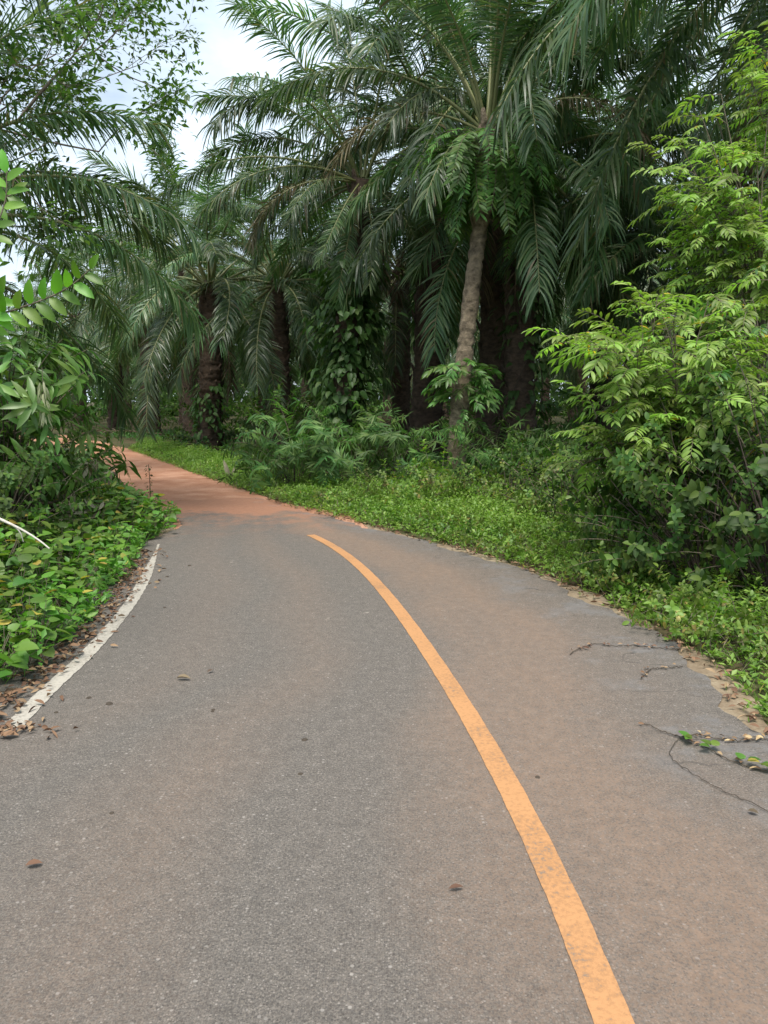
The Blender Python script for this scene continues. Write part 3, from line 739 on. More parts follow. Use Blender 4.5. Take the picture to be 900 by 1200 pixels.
# --- left verge: shrubs
lsb = B(40, 640); lsb[0] -= .3
bush('lance_leaved_shrub', 'shrub with long drooping lance leaves on the road bend', 'shrub', lsb, SH_LANCE, 70, (.0, 0, 1.35), (.75, .6, .75), 60, upb=.7, sc=(.8, 1.15), zmin=.35, stem_r=.018)
bush('lance_leaved_shrub', 'small shrub of long shiny leaves overhanging the dirt road', 'shrub', B(96, 600), SH_LANCE, 22, (0, 0, .55), (.45, .4, .35), 61, upb=.8, sc=(.8, 1.1), stem_r=.012)
bush('leafy_bush', 'dark tangled bush under the lance-leaved shrub', 'bush', B(20, 655) + [-.3, 0, 0], SH_OVAL, 90, (0, .1, .5), (.9, .6, .55), 62, sc=(.7, 1.1))
bush('withered_bush', 'withered brown bush among the lance-leaved shrubs', 'bush', B(78, 628), SH_DRY, 45, (0, .1, .4), (.45, .4, .4), 63, shell=.2)
bush('leafy_bush', 'dark bush by the dirt road behind the lance-leaved shrub', 'bush', (-4.6, 9.6, 0), SH_OVAL, 110, (0, .2, .7), (.9, .8, .9), 64, sc=(.9, 1.3))
bush('leafy_bush', 'dark bush under the young oil palm', 'bush', (-5.3, 8.0, 0), SH_OVAL, 130, (0, .2, 1.0), (1., .8, 1.2), 65, sc=(.9, 1.4))


# --- bushes in the shade between the trunks, and the wood that closes the view
qu = np.random.default_rng(90); nb = 0
for p in sample([[-15, 24], [-6, 21], [-1, 17], [10, 15], [20, 30], [22, 60], [-30, 60]], 400, qu):
    if nb >= 44 or min(np.linalg.norm(dirt_c - p, axis=1)) < 3.4 or min(np.linalg.norm(np.array(taken) - p, axis=1)) < 1.2: continue
    nb += 1; h = qu.uniform(.5, 1.1) * (1 + .02 * max(0, p[1] - 25))
    bush('shade_bush', 'dim bush growing in shade between the plantation trunks', 'bush', (p[0], p[1], 0), SH_OVAL[:2] if nb % 3 else SH_BAMB[:2], 34, (0, 0, h * .7), (1.1, .9, h), 3000 + nb, 'bushes between the plantation trunks', sc=(1.2, 2.0))
b = MB(); n = 42000; xx = qu.uniform(-85, 85, n); yy = 84 + qu.uniform(0, 9, n) - abs(xx) * .12; top = 6.5 + 2.2 * np.sin(xx * .35) + 1.3 * np.sin(xx * .9 + 1) + .8 * np.sin(xx * 2.3)
zz = top * qu.random(n) ** 1.2; dd = nrm(qu.normal(0, 1, (n, 3)) + [0, -.5, 0]); l = qu.uniform(.4, .95, n)
tri_leaves(b, np.c_[xx, yy, zz], dd, np.array([0, 0, 1.]) + qu.normal(0, .5, (n, 3)), l, l * .6)
o = link('distant_wood', b.mesh('distant_wood', [M['bushleaf']])); tag(o, 'distant dark wood closing the view beyond the palm rows', 'wood'); kind(o, 'stuff')


# ------------------------------------------------------------------ saplings with compound leaves (right)
def compound(seed, mat, L=.54, n=9, ll=.175, lw=.044, el=12, cv=45):
    q = np.random.default_rng(seed); b = MB()
    pinnate(b, L, R(el), R(cv), .14, n, ll, lw, .25, plum=.18, nseg=4, rr=.004, a0=72, a1=38, prof=(.15, .85, 1, .62, .03), wide=True, r=q, sway=q.uniform(-.25, .25))
    return b.mesh('compound_leaf', [mat, M['twig']])
CL = [compound(1000 + k, M['pinna'], el=e, cv=c) for k, (e, c) in enumerate([(30, 55), (12, 50), (0, 35), (45, 60)])]
CLD = [compound(1010 + k, M['pinna_dk'], el=e, cv=c) for k, (e, c) in enumerate([(15, 50), (0, 40), (-15, 30)])]

def sapling(label, base, ends, seed, leafset, per=15, thick=.03, nsub=3, split_h=.45):
    """stem, branches to given end points, and compound leaves along the outer part of every branch"""
    q = np.random.default_rng(seed); t = link('sapling', None, None, base); tag(t, label, 'sapling'); mb = MB()
    base = np.asarray(base, float); ends = [np.asarray(e) - base for e in ends]
    zt = max(e[2] for e in ends); cxy = np.mean(ends, 0)
    top = np.array([cxy[0] * .5, cxy[1] * .5, zt * .7]); stem = spline([[0, 0, -.05], top * [.3, .3, .4], top], 14)
    tube(mb, stem, np.linspace(thick, thick * .45, 14), 7)
    for e in ends:
        k = int(np.clip(e[2] / zt * .75 * 13 * q.uniform(.5, .95), 1, 12)); a = stem[k]
        mid = (a + e) / 2 + [0, 0, .12 * np.linalg.norm(e - a)] + q.normal(0, .05, 3)
        br = spline([a, mid, e], 12); tube(mb, br, np.linspace(thick * .42, .004, 12), 5)
        tips = [br]
        for s_ in range(nsub):
            b0 = br[int(q.integers(5, 11))]; d = nrm((e - a) * [1, 1, .4]) * .25 + q.normal(0, .22, 3) + [0, 0, .06]
            sb = spline([b0, b0 + d * .5 + [0, 0, .04], b0 + d], 6); tube(mb, sb, np.linspace(.006, .003, 6), 4); tips.append(sb)
        for bi, tb_ in enumerate(tips):
            nl = per if bi == 0 else max(4, per // 2)
            for s_ in range(nl):
                u = (.4 + .6 * (s_ + q.random()) / nl) if bi == 0 else (.3 + .7 * (s_ + q.random()) / nl)
                fi = min(u * (len(tb_) - 1), len(tb_) - 1.001); i0 = int(fi); p = tb_[i0] + (tb_[i0 + 1] - tb_[i0]) * (fi - i0)
                dv = tb_[-1] - tb_[0]; az = math.atan2(dv[1], dv[0]) + (1 if s_ % 2 else -1) * q.uniform(.25, 1.5) * (1.25 - .6 * u)
                ls = leafset[int(q.integers(0, len(leafset)))]
                link('compound_leaf', ls, t, p, (q.normal(0, .22), q.normal(0, .18), az), q.uniform(.42, 1.0))
    link('stem', mb.mesh('stem', [M['twig']]), t)
    return t

sb = np.array([2.75, 7.0, 0])
ea = [at(x + 34 * (x < 700) + 16, y, d) for (x, y, d) in [(655, 400, 6.6), (668, 440, 6.7), (690, 395, 6.9), (715, 425, 6.5), (650, 505, 6.6), (665, 530, 6.5), (720, 515, 6.5), (745, 350, 6.9), (775, 365, 6.6), (815, 350, 6.8), (740, 400, 7.1), (780, 430, 6.6), (830, 400, 6.5), (760, 340, 7.3)]]
sapling('yellow-green sapling with feathery compound leaves leaning over the verge', sb, ea, 5, CL, per=11, thick=.03)
sb2 = np.array([3.7, 7.4, 0])
eb = [at(x, y, d) for (x, y, d) in [(870, 350, 7.), (890, 400, 6.8), (850, 440, 6.8), (880, 480, 6.7), (840, 500, 6.7), (905, 540, 6.8), (800, 470, 7.2), (860, 540, 6.7), (910, 330, 7.4)]]
sapling('dense green sapling rising from the dark roadside bush', sb2, eb, 6, CL + CLD, per=13, thick=.03)
sb3 = np.array([4.3, 8.4, 0])
ec = [at(x, y, d) for (x, y, d) in [(795, 165, 8.), (790, 225, 8.1), (775, 285, 8.2), (820, 130, 8.2), (850, 180, 8.), (870, 230, 8.), (830, 255, 8.2), (845, 110, 8.4), (885, 160, 8.2), (880, 280, 8.1), (905, 90, 8.6), (915, 220, 8.2), (815, 290, 8.4)]]
sapling('tall slender sapling with pale compound leaves in front of the palm fronds', sb3, ec, 7, CL, per=15, thick=.04, nsub=2)
sb4 = np.array([4.9, 8.9, 0])
sapling('tall sapling with bright fresh tuft at its top beside the verge', sb4, [at(x, y, 8.8) for (x, y) in [(895, 60), (880, 90), (915, 40), (925, 110), (930, 260), (915, 300), (890, 320)]], 8, CL, per=12, thick=.04)


# ------------------------------------------------------------------ broadleaf tree upper left
def broadleaf(label, base, h, aim, seed, spread, twigs=3, depth=5, leaf=.1, nleaf=16, mat=None, name='broadleaf_tree', r0=.11):
    q = np.random.default_rng(seed); t = link(name, None, None, base); tag(t, label, 'tree'); mt = MB(); tw = []
    def grow(p, d, L, r, k):
        d1 = nrm(d + q.normal(0, .14, 3)); e = p + d1 * L; mid = (p + e) / 2 + q.normal(0, .05, 3) * L
        pts = spline([p, mid, e], 7); tube(mt, pts, np.linspace(r, r * .66, 7), 8 if k < 2 else 5, cap=False)
        if k >= depth - 2: tw.append((pts, k))
        if k >= depth: return
        for c in range(3 if k in (1, 2) else 2 + int(q.random() < .45)):
            grow(pts[-1] if c == 0 else pts[int(q.integers(3, 7))], nrm(d1 + q.normal(0, spread, 3) + np.array([.06, 0, .06])), L * q.uniform(.6, .82), r * .56, k + 1)
    grow(np.array([0, 0, -.1]), nrm(aim), h, r0, 0)
    link('trunk', mt.mesh('trunk', [M['treebark']]), t)
    ml = MB(); pos, dd, ln = [], [], []
    for pts, k in tw:
        n = nleaf if k == depth else nleaf // 2
        for s_ in range(n):
            p = pts[int(q.integers(1, 7))]; d = nrm(q.normal(0, 1, 3) * [1, 1, .6] + [0, 0, -.15] + (pts[-1] - pts[0]) * .9)
            pos.append(p + d * q.uniform(.02, .3)); dd.append(d); ln.append(leaf * q.uniform(.6, 1.3))
    ln = np.array(ln); leaves(ml, pos, dd, np.array([0, 0, 1.]) + q.normal(0, .35, (len(pos), 3)), ln, ln * .45, SIMPLE, 0, q.random(len(pos)))
    link('crown', ml.mesh('crown', [mat or M['tree']]), t)
    return t

broadleaf('broadleaf tree with thin airy crown behind the drooping palm fronds', (-7.6, 12.6, 0), 3.6, (.06, 0, 1), 4, .55, depth=6, nleaf=40, leaf=.12)
broadleaf('slender broadleaf tree deeper behind the drooping palm fronds', (-9.6, 17.0, 0), 4.2, (.05, 0, 1), 9, .55, depth=6, nleaf=40, leaf=.13)

# bright shoots hanging in from the left edge
def hang(label, pts, seed, ll=.15, n=16, mat='bright'):
    q = np.random.default_rng(seed); pts = np.array(pts); t = link('leafy_branch', None, None, pts[0]); tag(t, label, 'branch'); P = spline(pts - pts[0], 24)
    mb = MB(); tube(mb, P, np.linspace(.008, .003, 24), 5); link('twig', mb.mesh('twig', [M['twig']]), t)
    for k in range(n):
        u = .12 + .88 * k / (n - 1); i0 = min(int(u * 23), 22); T = nrm(P[i0 + 1] - P[i0]); sd_ = 1 if k % 2 else -1
        side = nrm(np.cross(T, [0, 1., .25])) * sd_
        d = nrm(side * .8 + T * (.55 if k < n - 1 else 3) + [0, -.15, -.1] + q.normal(0, .1, 3))
        b = MB(); l = ll * q.uniform(.8, 1.1) * (1 - .25 * u); leaves(b, [[0, 0, 0]], [d], [np.array([.15, -1., .5]) + q.normal(0, .2, 3)], [l], [l * .42], OVAL, 0, [q.random()]); link('leaf', b.mesh('leaf', [M[mat]]), t, P[i0])
    return t
hang('leafy branch with paired bright leaves reaching over the palm fronds', [at(-60, 385, 4.6), at(20, 362, 4.5), at(75, 340, 4.4), at(112, 310, 4.3)], 1, .17, 20)
hang('short bright leafy branch above the long one', [at(-70, 330, 4.6), at(-20, 290, 4.5), at(5, 240, 4.5), at(8, 195, 4.5)], 2, .17, 18)
hang('short bright leafy branch below the long one', [at(-70, 420, 4.6), at(-30, 390, 4.6), at(0, 345, 4.5)], 3, .2, 12)
hang('second bright leafy branch just behind the short upper one', [at(-90, 300, 5.0), at(-30, 250, 4.9), at(20, 225, 4.9)], 4, .18, 14)
# tree the branches belong to, standing just outside the picture on the left
bush('young_tree', 'young tree with bright leaves beside the left verge', 'tree', (-4.0, 4.6, 0), SH_BRIGHT, 34, (.1, 0, 2.3), (.5, .5, .7), 71, zmin=.8, stem_r=.022)


# ------------------------------------------------------------------ ferns and vines on the trunks
FERN = []
for k, (el, cv) in enumerate([(10, 90), (-20, 65), (-55, 32)]):
    qf = np.random.default_rng(1100 + k); b = MB()
    pinnate(b, 1.0, R(el), R(cv), .08, 26, .13, .03, .18, plum=.3, nseg=3, rr=.006, a0=80, a1=50, prof=(.4, 1, .8, .05), r=qf)
    FERN.append(b.mesh('fern_frond', [M['fern'], M['twig']]))
def fern(label, p, n, r, h, seed, sc, vs=(0, 1, 2), azr=(0, 6.283)):
    q = np.random.default_rng(seed); t = link('hanging_fern', None, None, p); tag(t, label, 'fern')
    for k in range(n):
        az = q.uniform(*azr); z = q.uniform(-h, h)
        link('fern_frond', FERN[vs[k % len(vs)]], t, (r * math.cos(az), r * math.sin(az), z), (q.normal(0, .15), 0, az), q.uniform(*sc))
    return t
fern('skirt of hanging ferns below the crown of the bare-trunked palm', hb + hp[-1] + [0, 0, -.35], 150, .24, .3, 1, (1.2, 1.75))
fern('long fern beard trailing down beside the bare-trunked palm', hb + hp[-2] + [.62, .1, .1], 40, .06, .85, 2, (.7, 1.1), (2, 2, 1))
mbx = MB()

def vine(label, cpts, n, r, seed, ll=(.12, .24), mat='vine', spread=.12, name='climbing_vine', wr=.6, outl=HEART):
    """leaves hung on a column; cpts in world space"""
    q = np.random.default_rng(seed); P = spline(cpts, 50); t = link(name, None, None, P[0]); tag(t, label, 'vine'); P = P - P[0]
    s = q.random(n); i0 = (s * 48).astype(int); az = q.random(n) * 6.283
    clump = .6 + .5 * np.sin(s * 23 + q.random() * 6) + q.normal(0, .3, n)
    rad = r + spread * np.clip(clump, 0, 2) * q.random(n)
    o_ = np.stack([np.cos(az), np.sin(az), 0 * az], -1); pos = P[i0] + o_ * rad[:, None]
    d = nrm(o_ * q.uniform(.3, 1, n)[:, None] + [0, 0, -.7] + q.normal(0, .3, (n, 3))); l = q.uniform(*ll, n)
    ml = MB(); leaves(ml, pos, d, o_ + [0, 0, .6], l, l * wr, outl, 0, q.random(n)); link('foliage', ml.mesh('foliage', [M[mat]]), t)
    mb = MB()
    for k in range(3):
        a = k * 2.1 + np.linspace(0, 5, 50); tube(mb, P + np.stack([np.cos(a) * (r + .01), np.sin(a) * (r + .01), 0 * a], -1), .012, 5)
    link('stem', mb.mesh('stem', [M['twig_dark']]), t)
    return t
vine('dense vine column wrapping the palm trunk behind the thicket', cb + cp[:4] * [[1, 1, 1]] * np.array([[1, 1, 1], [1, 1, 1], [1, 1, 1], [1, 1, .9]]), 2000, .32, 1, (.15, .28), spread=.75)
vine('vine climbing the dim palm trunk near the dirt road', [np.r_[spots[0], 0], np.r_[spots[0], 2.4], np.r_[spots[0] + .1, 4.3]], 420, .4, 2, (.15, .28), spread=.35)
vine('vine on the dark trunk beside the red dirt road', [lb, lb + [0, 0, 1.2], lb + [0, 0, 2.3]], 260, .42, 3, (.14, .25), spread=.3)
vine('vine climbing the shadowed trunk behind the bare-trunked palm', [np.r_[spots[1], 0], np.r_[spots[1], 2.4], np.r_[spots[1], 5]], 420, .42, 4, (.14, .26), spread=.35)
# lobed creeper round the hero trunk
pc = at(541, 452, HY)
qv = np.random.default_rng(44)
LOB = []
for k in range(2):
    b = MB(); pinnate(b, .42, R(20), R(75), .15, 6, .2, .065, .2, plum=.2, nseg=3, rr=.006, a0=60, a1=25, prof=(.6, 1, .7, .05), wide=True, r=qv); LOB.append(b.mesh('lobed_leaf', [M['fern'], M['twig']]))
t = link('lobed_creeper', None, None, pc); tag(t, 'creeper with lobed leaves clasping the bare grey palm trunk', 'creeper')
for k in range(64):
    az = qv.random() * 6.283; z = qv.normal(.0, .22)
    link('leaf', LOB[k % 2], t, (.22 * math.cos(az) + (.12 if z < -.1 else 0), .22 * math.sin(az), z), (qv.normal(0, .2), qv.normal(0, .2), az), qv.uniform(.9, 1.5))
for k in range(26):
    az = qv.random() * 6.283
    link('leaf', LOB[k % 2], t, (.25 * math.cos(az) + .1, .22 * math.sin(az), qv.uniform(-1.7, -.4)), (qv.normal(0, .2), .5, az), qv.uniform(.5, .9))


# ------------------------------------------------------------------ ground plants
def W(lst): return np.array([gp(*p)[:2] for p in lst])
re_s = spline(right_edge, 120); le_s = spline(left_edge, 120)
# right verge: between the pavement edge and the bushes, running on along the dirt road
verge_r = np.vstack([right_edge[2:] + [.02, .02], dr[2:5], [gp(170, 520)[:2]], [gp(290, 545)[:2]], [gp(330, 560)[:2]], [gp(430, 570)[:2]], [3.4, 13.5], [4.5, 10], [4.5, 6.5], [5, 2]])
qr = np.random.default_rng(200)
pr_ = sample(verge_r, 26000, qr)
dist = np.min(np.linalg.norm(pr_[:, None, :] - np.vstack([right_edge[2:], dr[2:5]])[None], axis=2), axis=1)
def edge_d(p):
    e = np.vstack([re_s, spline(dr, 120)]); return np.min(np.linalg.norm(p[:, None, :] - e[None], axis=2), axis=1)
dr_ = np.concatenate([edge_d(pr_[k:k + 4000]) for k in range(0, len(pr_), 4000)])
keep = (dr_ > .03 + .12 * qr.random(len(pr_))) & ((dr_ > .35) | (qr.random(len(pr_)) < .25 + 2 * dr_)); pr_, dr_ = pr_[keep], dr_[keep]
HD = dict(zip(map(tuple, pr_), dr_))
herb('verge_plants', pr_, (.05, .2), 6, (.03, .065), (.35, .6), [M['herb']], 'low bright green herbs and grass along the paved edge', 'ground cover', qr, 30000, hfun=lambda p: np.clip(.35 + dr_ * 1.1, .35, 1.5) * (.75 + .55 * np.sin(p[:, 0] * 2.3 + 1.7 * np.sin(p[:, 1] * 1.9)) ** 2 + .5 * (qr.random(len(p)) > .9)))
pz = pr_[(np.sin(pr_[:, 0] * 3.1 + 2 * np.sin(pr_[:, 1] * 1.3)) > .35) & (dr_ > .25) & (qr.random(len(pr_)) < .3)]
herb('verge_plants', pz, (.08, .2), 6, (.04, .075), (.4, .65), [M['creep']], 'patches of broader leaves in the verge beside the palms', 'ground cover', qr, 0)
pd_ = pr_[(qr.random(len(pr_)) < .16)]
herb('dry_grass', pd_, (.03, .1), 2, (.06, .14), (.06, .1), [M['grey_dry']], 'dry straw-coloured grass stalks along the paved edge', 'dry grass', qr, 5000)
# shaded floor of the plantation
pf = sample([[-16, 16], [-2, 12.5], [3, 12], [9, 9], [16, 14], [20, 40], [-26, 40]], 9000, qr)
ds_ = np.concatenate([np.min(np.linalg.norm(pf[k:k + 3000, None, :] - dirt_c[None], axis=2), axis=1) for k in range(0, len(pf), 3000)])
pf = pf[ds_ > 2.2]
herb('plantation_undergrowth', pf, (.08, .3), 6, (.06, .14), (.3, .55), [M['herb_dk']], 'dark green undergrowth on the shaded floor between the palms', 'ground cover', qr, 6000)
# left verge
verge_l = np.vstack([[-6.5, 2.5], [-3.0, 3.4], line_w[1:] + [-.16, 0], [gp(197, 622)[:2]], [gp(206, 606)[:2]], dl[2:5] + [-.3, -.2], [-9, 22], [-9, 6]])
pl_ = sample(verge_l, 9000, qr)
herb('verge_plants', pl_, (.06, .26), 6, (.04, .085), (.4, .65), [M['creep']], 'low green herbs under the creepers beside the white line', 'ground cover', qr, 9000)
# broad creeper clumps, each a plant
CLUMP = []
for k in range(5):
    qk = np.random.default_rng(1200 + k); b = MB(); n = 22
    az = qk.random(n) * 6.283; rr_ = .24 * np.sqrt(qk.random(n)); hh = qk.uniform(.08, .36, n) * (1.15 - rr_ * 1.5)
    pos = np.stack([rr_ * np.cos(az), rr_ * np.sin(az), hh], -1)
    for p in pos: tube(b, [[p[0] * .3, p[1] * .3, -.02], [p[0] * .6, p[1] * .6, p[2] * .6], p], [.003, .0025, .002], 4, 1, cap=False)
    d = np.stack([np.cos(az), np.sin(az), qk.normal(-.1, .3, n)], -1); l = qk.uniform(.07, .135, n)
    leaves(b, pos, d, np.array([0, 0, 1.]) + qk.normal(0, .3, (n, 3)), l, l * qk.uniform(.8, 1., n), HEART, 0, qk.random(n), .18)
    CLUMP.append(b.mesh('creeper', [M['creep'], M['twig']]))
near_l = np.vstack([[-4.2, 2.9], [-2.25, 3.45], line_w[1:] + [-.30, .02], [gp(190, 626)[:2]], [gp(193, 614)[:2]], [gp(150, 603)[:2]], [gp(90, 600)[:2]], [-4.6, 8.5]])
pts = sample(near_l, 1400, np.random.default_rng(31)); chosen = []
for p in pts:
    if all((p[0] - c[0]) ** 2 + (p[1] - c[1]) ** 2 > .17 ** 2 for c in chosen): chosen.append(p)
    if len(chosen) >= 280: break
qc = np.random.default_rng(8)
for k, p in enumerate(chosen):
    dd = np.min(np.linalg.norm(le_s - p, axis=1))
    o = link('broadleaf_creeper', CLUMP[k % 5], None, (p[0], p[1], -.01 + min(dd, 1.2) * .14 * qc.random()), (0, 0, qc.random() * 6.28), qc.uniform(.75, 1.1) * (.85 + .35 * min(dd, 1.)))
    tag(o, 'heart-leaved creeper clump in the green bank beside the white line', 'creeper', 'creeper clumps on the left bank')

# leaf litter along the white line and on the right edge
ql = np.random.default_rng(61); c = spline(line_w, 100); k = ql.integers(0, 92, 800)
off = np.abs(ql.normal(.15, .07, 800)); off = np.where(ql.random(800) < .03, -off * .5, off)
T = nrm(np.gradient(c, axis=0)); Nn = np.stack([-T[:, 1], T[:, 0]], -1)
pp = c[k] + Nn[k] * off[:, None] + ql.normal(0, .02, (800, 2))
k2 = ql.integers(20, 118, 700); p2 = re_s[k2] + np.abs(ql.normal(.02, .1, 700))[:, None] * [1, .3]
p3 = line_w[0] + ql.normal(0, 1, (60, 2)) * [.14, .05] + [-.02, -.05]; pp = np.vstack([pp, p2, p3]); n = len(pp); az = ql.random(n) * 6.283
b = MB(); leaves(b, np.c_[pp, ql.uniform(.006, .03, n)], np.stack([np.cos(az), np.sin(az), ql.normal(0, .25, n)], -1), np.array([0, 0, 1.]) + ql.normal(0, .5, (n, 3)), ql.uniform(.025, .07, n), ql.uniform(.012, .03, n), LANCE, 0, ql.random(n), .5)
o = link('leaf_litter', b.mesh('leaf_litter', [M['litter']])); tag(o, 'brown leaf litter gathered along the pavement edges', 'leaf litter'); kind(o, 'stuff')
# dead fronds heaped between the rows
for k, (x, y, az) in enumerate([(225, 515, .2), (300, 522, 2.9), (350, 530, .4), (190, 512, 3.3), (275, 518, 1.2)]):
    p = gp(x, y); q_ = np.random.default_rng(k); b = MB()
    pinnate(b, 3.4, R(8), R(14), .2, 60, .55, .035, .2, plum=.5, r=q_, rr=.04, gap=.2)
    o = link('fallen_frond', b.mesh('fallen_frond', [M['palm_dead'], M['rachis_dead']]), None, p + [0, 0, .12], (0, 0, az)); tag(o, 'dead brown palm frond lying on the plantation floor', 'palm frond', 'fallen fronds between the palms')

# ------------------------------------------------------------------ single small things
def single_leaf(label, x, y, l, w, az, mat, seed, curl=.5):
    b = MB(); leaves(b, [[0, 0, 0]], [[1, 0, .12]], [[0, 0, 1.]], [l], [w], LANCE, 0, [.5 + .3 * math.sin(seed)], curl)
    o = link('fallen_leaf', b.mesh('fallen_leaf', [mat]), None, gp(x, y) + [0, 0, .012], (.1, 0, az)); tag(o, label, 'leaf')
single_leaf('small yellow-brown leaf on bare asphalt near the road edge', 30, 1018, .055, .03, .3, M['litter'], 3)
single_leaf('curled brown leaf lying on the asphalt near the white line', 207, 797, .085, .035, -.1, M['palm_dead'], 1, .9)
single_leaf('small dark leaf scrap beside the curled brown leaf', 243, 790, .05, .02, 1.0, M['palm_dead'], 2)
single_leaf('small dry leaf on the asphalt beside the orange line', 526, 1045, .05, .02, .2, M['litter'], 5)
single_leaf('dark brown leaf under the vine runner on the asphalt', 876, 953, .04, .025, -.6, M['palm_dead'], 5)
single_leaf('large dry tan leaf by the end of the white line', 0, 866, .085, .05, .2, M['litter'], 9)

# small dark stones scattered over the asphalt
qs = np.random.default_rng(9)
for (x, y, s) in [(128, 825, .02), (104, 818, .015), (66, 835, .012), (357, 867, .016), (352, 907, .012), (222, 663, .02), (196, 676, .018), (250, 832, .012), (193, 712, .014), (131, 953, .01), (630, 911, .012), (249, 834, .01)]:
    b = MB(); u = np.linspace(0, 6.283, 8, endpoint=False); V = [[0, 0, .55]]; V += [[math.cos(a) * .75 * qs.uniform(.8, 1.2), math.sin(a) * .75 * qs.uniform(.8, 1.2), .35] for a in u]; V += [[math.cos(a) * qs.uniform(.8, 1.2), math.sin(a) * qs.uniform(.8, 1.2), -.05] for a in u]
    b.add(np.array(V) * s, [[0, 1 + i, 1 + (i + 1) % 8] for i in range(8)]); b.f[-1] = b.f[-1]
    b2 = MB(); b2.add(np.array(V) * s, [[0, 1 + i, 1 + (i + 1) % 8] for i in range(8)]); b2.f.append(np.array([[1 + i, 9 + i, 9 + (i + 1) % 8, 1 + (i + 1) % 8] for i in range(8)])); b2.m.append(np.zeros(8, np.int32))
    o = link('pebble', b2.mesh('pebble', [M['twig_dark']], False), None, gp(x, y), (0, 0, qs.random() * 6)); tag(o, 'tiny dark pebble lying on the asphalt', 'pebble', 'pebbles on the road')

# vine runners creeping out over the pavement on the right
def runner(label, px, leafpx, r=.0025, lm='creep', seed=0, dry=0):
    pts = np.array([gp(*p) for p in px]); q = np.random.default_rng(seed); t = link('vine_runner', None, None, pts[0]); tag(t, label, 'vine')
    P = spline(pts - pts[0], 60); P[:, :2] += np.cumsum(q.normal(0, .003, (60, 2)), 0); P[:, 2] = .006 + np.abs(wobble(60, .012, seed))
    b = MB(); tube(b, P, r, 5); link('stem', b.mesh('stem', [M['twig_dark']]), t)
    for (x, y, s) in leafpx:
        p = gp(x, y) - pts[0]
        for k in range(3):
            az = q.random() * 6.28; b = MB(); leaves(b, [[0, 0, 0]], [[math.cos(az), math.sin(az), .25]], [[0, 0, 1.]], [s], [s * .85], HEART, 0, [q.random()], .2); link('leaf', b.mesh('leaf', [M[lm]]), t, p + [q.normal(0, .015), q.normal(0, .015), .03])
    if dry:
        b = MB(); i0 = q.integers(2, 58, dry); az = q.random(dry) * 6.28; leaves(b, P[i0] + np.c_[q.normal(0, .012, (dry, 2)), np.full(dry, .006)], np.stack([np.cos(az), np.sin(az), .1 + 0 * az], -1), np.array([0, 0, 1.]) + q.normal(0, .4, (dry, 3)), q.uniform(.02, .045, dry), q.uniform(.008, .018, dry), LANCE, 0, q.random(dry), .5); link('withered_leaves', b.mesh('withered_leaves', [M['litter']]), t)
    return t
runner('thin vine runner with green leaves on the asphalt', [(925, 908), (885, 903), (850, 890), (820, 873), (800, 865), (778, 858), (752, 848)], [(802, 870, .05), (828, 881, .05), (876, 898, .05), (893, 902, .06)], seed=3, dry=10)
runner('bare curling vine tendril on the asphalt', [(910, 958), (880, 942), (850, 928), (815, 908), (798, 895), (797, 880), (808, 870)], [], .0018, seed=4)
runner('dry brown vine runner lying on the asphalt', [(925, 866), (890, 867), (860, 867), (835, 863), (815, 858), (797, 861)], [], seed=5, dry=34)
runner('dry runner with small green leaves at the broken pavement edge', [(802, 764), (775, 762), (745, 759), (720, 760), (700, 758), (677, 770)], [], seed=6, dry=30)
runner('short dry runner below the broken pavement edge', [(800, 783), (775, 784), (765, 786), (757, 796)], [], seed=7, dry=10)

# bleached fallen branch over the left bank
pb = [at(-12, 603, 5.6), at(8, 612, 5.4), at(28, 622, 5.2), at(47, 634, 5.0), at(58, 643, 4.95)]
t = link('bleached_branch', None, None, pb[0]); tag(t, 'bleached bare branch lying over the green bank', 'branch')
b = MB(); P = spline(np.array(pb) - pb[0], 16); tube(b, P, np.linspace(.012, .005, 16), 6); link('limb', b.mesh('limb', [M['twig_pale']]), t)
b = MB(); tube(b, spline([P[6], P[6] + [.05, 0, -.05], P[6] + [.07, 0, -.12]], 6), np.linspace(.007, .003, 6), 5); link('side_twig', b.mesh('side_twig', [M['twig_pale']]), t)
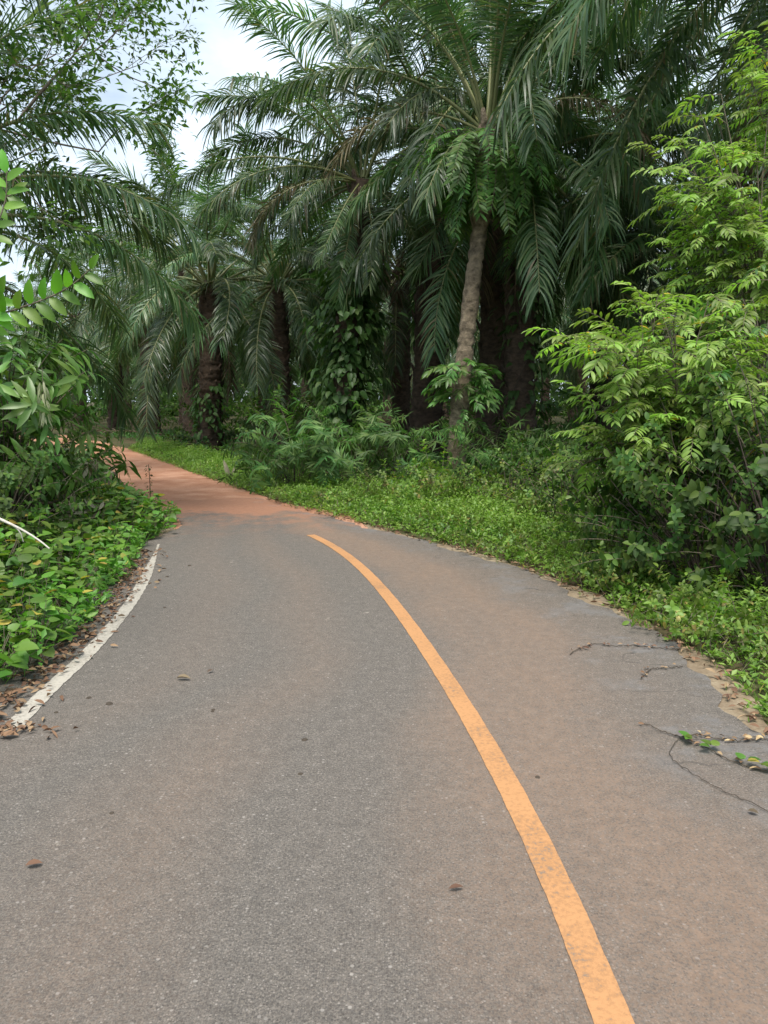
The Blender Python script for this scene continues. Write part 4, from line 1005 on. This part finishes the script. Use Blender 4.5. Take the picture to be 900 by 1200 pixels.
# thin stake wound with a climbing weed beside the dirt road
ps = gp(176, 590); t = link('weed_wound_stake', None, None, ps); tag(t, 'thin upright stalk wound with small leaves beside the dirt road', 'weed')
b = MB(); hs_ = .62; tube(b, [[0, 0, -.03], [.01, 0, hs_ * .5], [0, 0, hs_]], [.008, .007, .005], 5); link('stalk', b.mesh('stalk', [M['twig_dark']]), t)
qw = np.random.default_rng(2); n = 34; z = qw.uniform(.1, hs_, n); az = qw.random(n) * 6.28; b = MB()
leaves(b, np.stack([.02 * np.cos(az), .02 * np.sin(az), z], -1), np.stack([np.cos(az), np.sin(az), qw.normal(-.3, .3, n)], -1), np.array([0, 0, 1.]), qw.uniform(.04, .075, n), qw.uniform(.02, .04, n), OVAL, 0, qw.random(n)); link('foliage', b.mesh('foliage', [M['bushleaf']]), t)
# pale husk on the far verge
b = MB(); leaves(b, [[0, 0, 0], [.02, 0, 0]], [[-.35, 0, 1.], [.3, .1, 1]], [[0, -1, .2]] * 2, [.42, .3], [.1, .06], LANCE, 0, [.9, .9], .6)
o = link('pale_husk', b.mesh('pale_husk', [M['grey_dry']]), None, gp(270, 561)); tag(o, 'pale dry palm husk standing in the verge by the dirt road', 'husk')
# withered seed cluster on the lance-leaved shrub
p0 = at(50, 445, lsb[1] - .55); t = link('seed_cluster', None, None, p0); tag(t, 'withered pale seed cluster hanging from the lance-leaved shrub', 'seeds')
b = MB(); qq = np.random.default_rng(6); n = 46; z = -qq.random(n) * .38; az = qq.random(n) * 6.28
leaves(b, np.stack([.03 * np.cos(az), .03 * np.sin(az), z], -1), np.stack([.35 * np.cos(az), .35 * np.sin(az), -1 + 0 * az], -1), np.array([0, -1., .1]) + qq.normal(0, .3, (n, 3)), qq.uniform(.08, .15, n), qq.uniform(.012, .022, n), LANCE, 0, .7 + .2 * qq.random(n)); link('pods', b.mesh('pods', [leaf_mat('seed_pod', (.25, .30, .14), (.36, .40, .22), (.42, .43, .28), trans=.2)]), t)
b = MB(); tube(b, [[0, 0, .12], [0, 0, -.1], [0, 0, -.4]], [.004, .003, .002], 4); link('stalk', b.mesh('stalk', [M['twig']]), t)
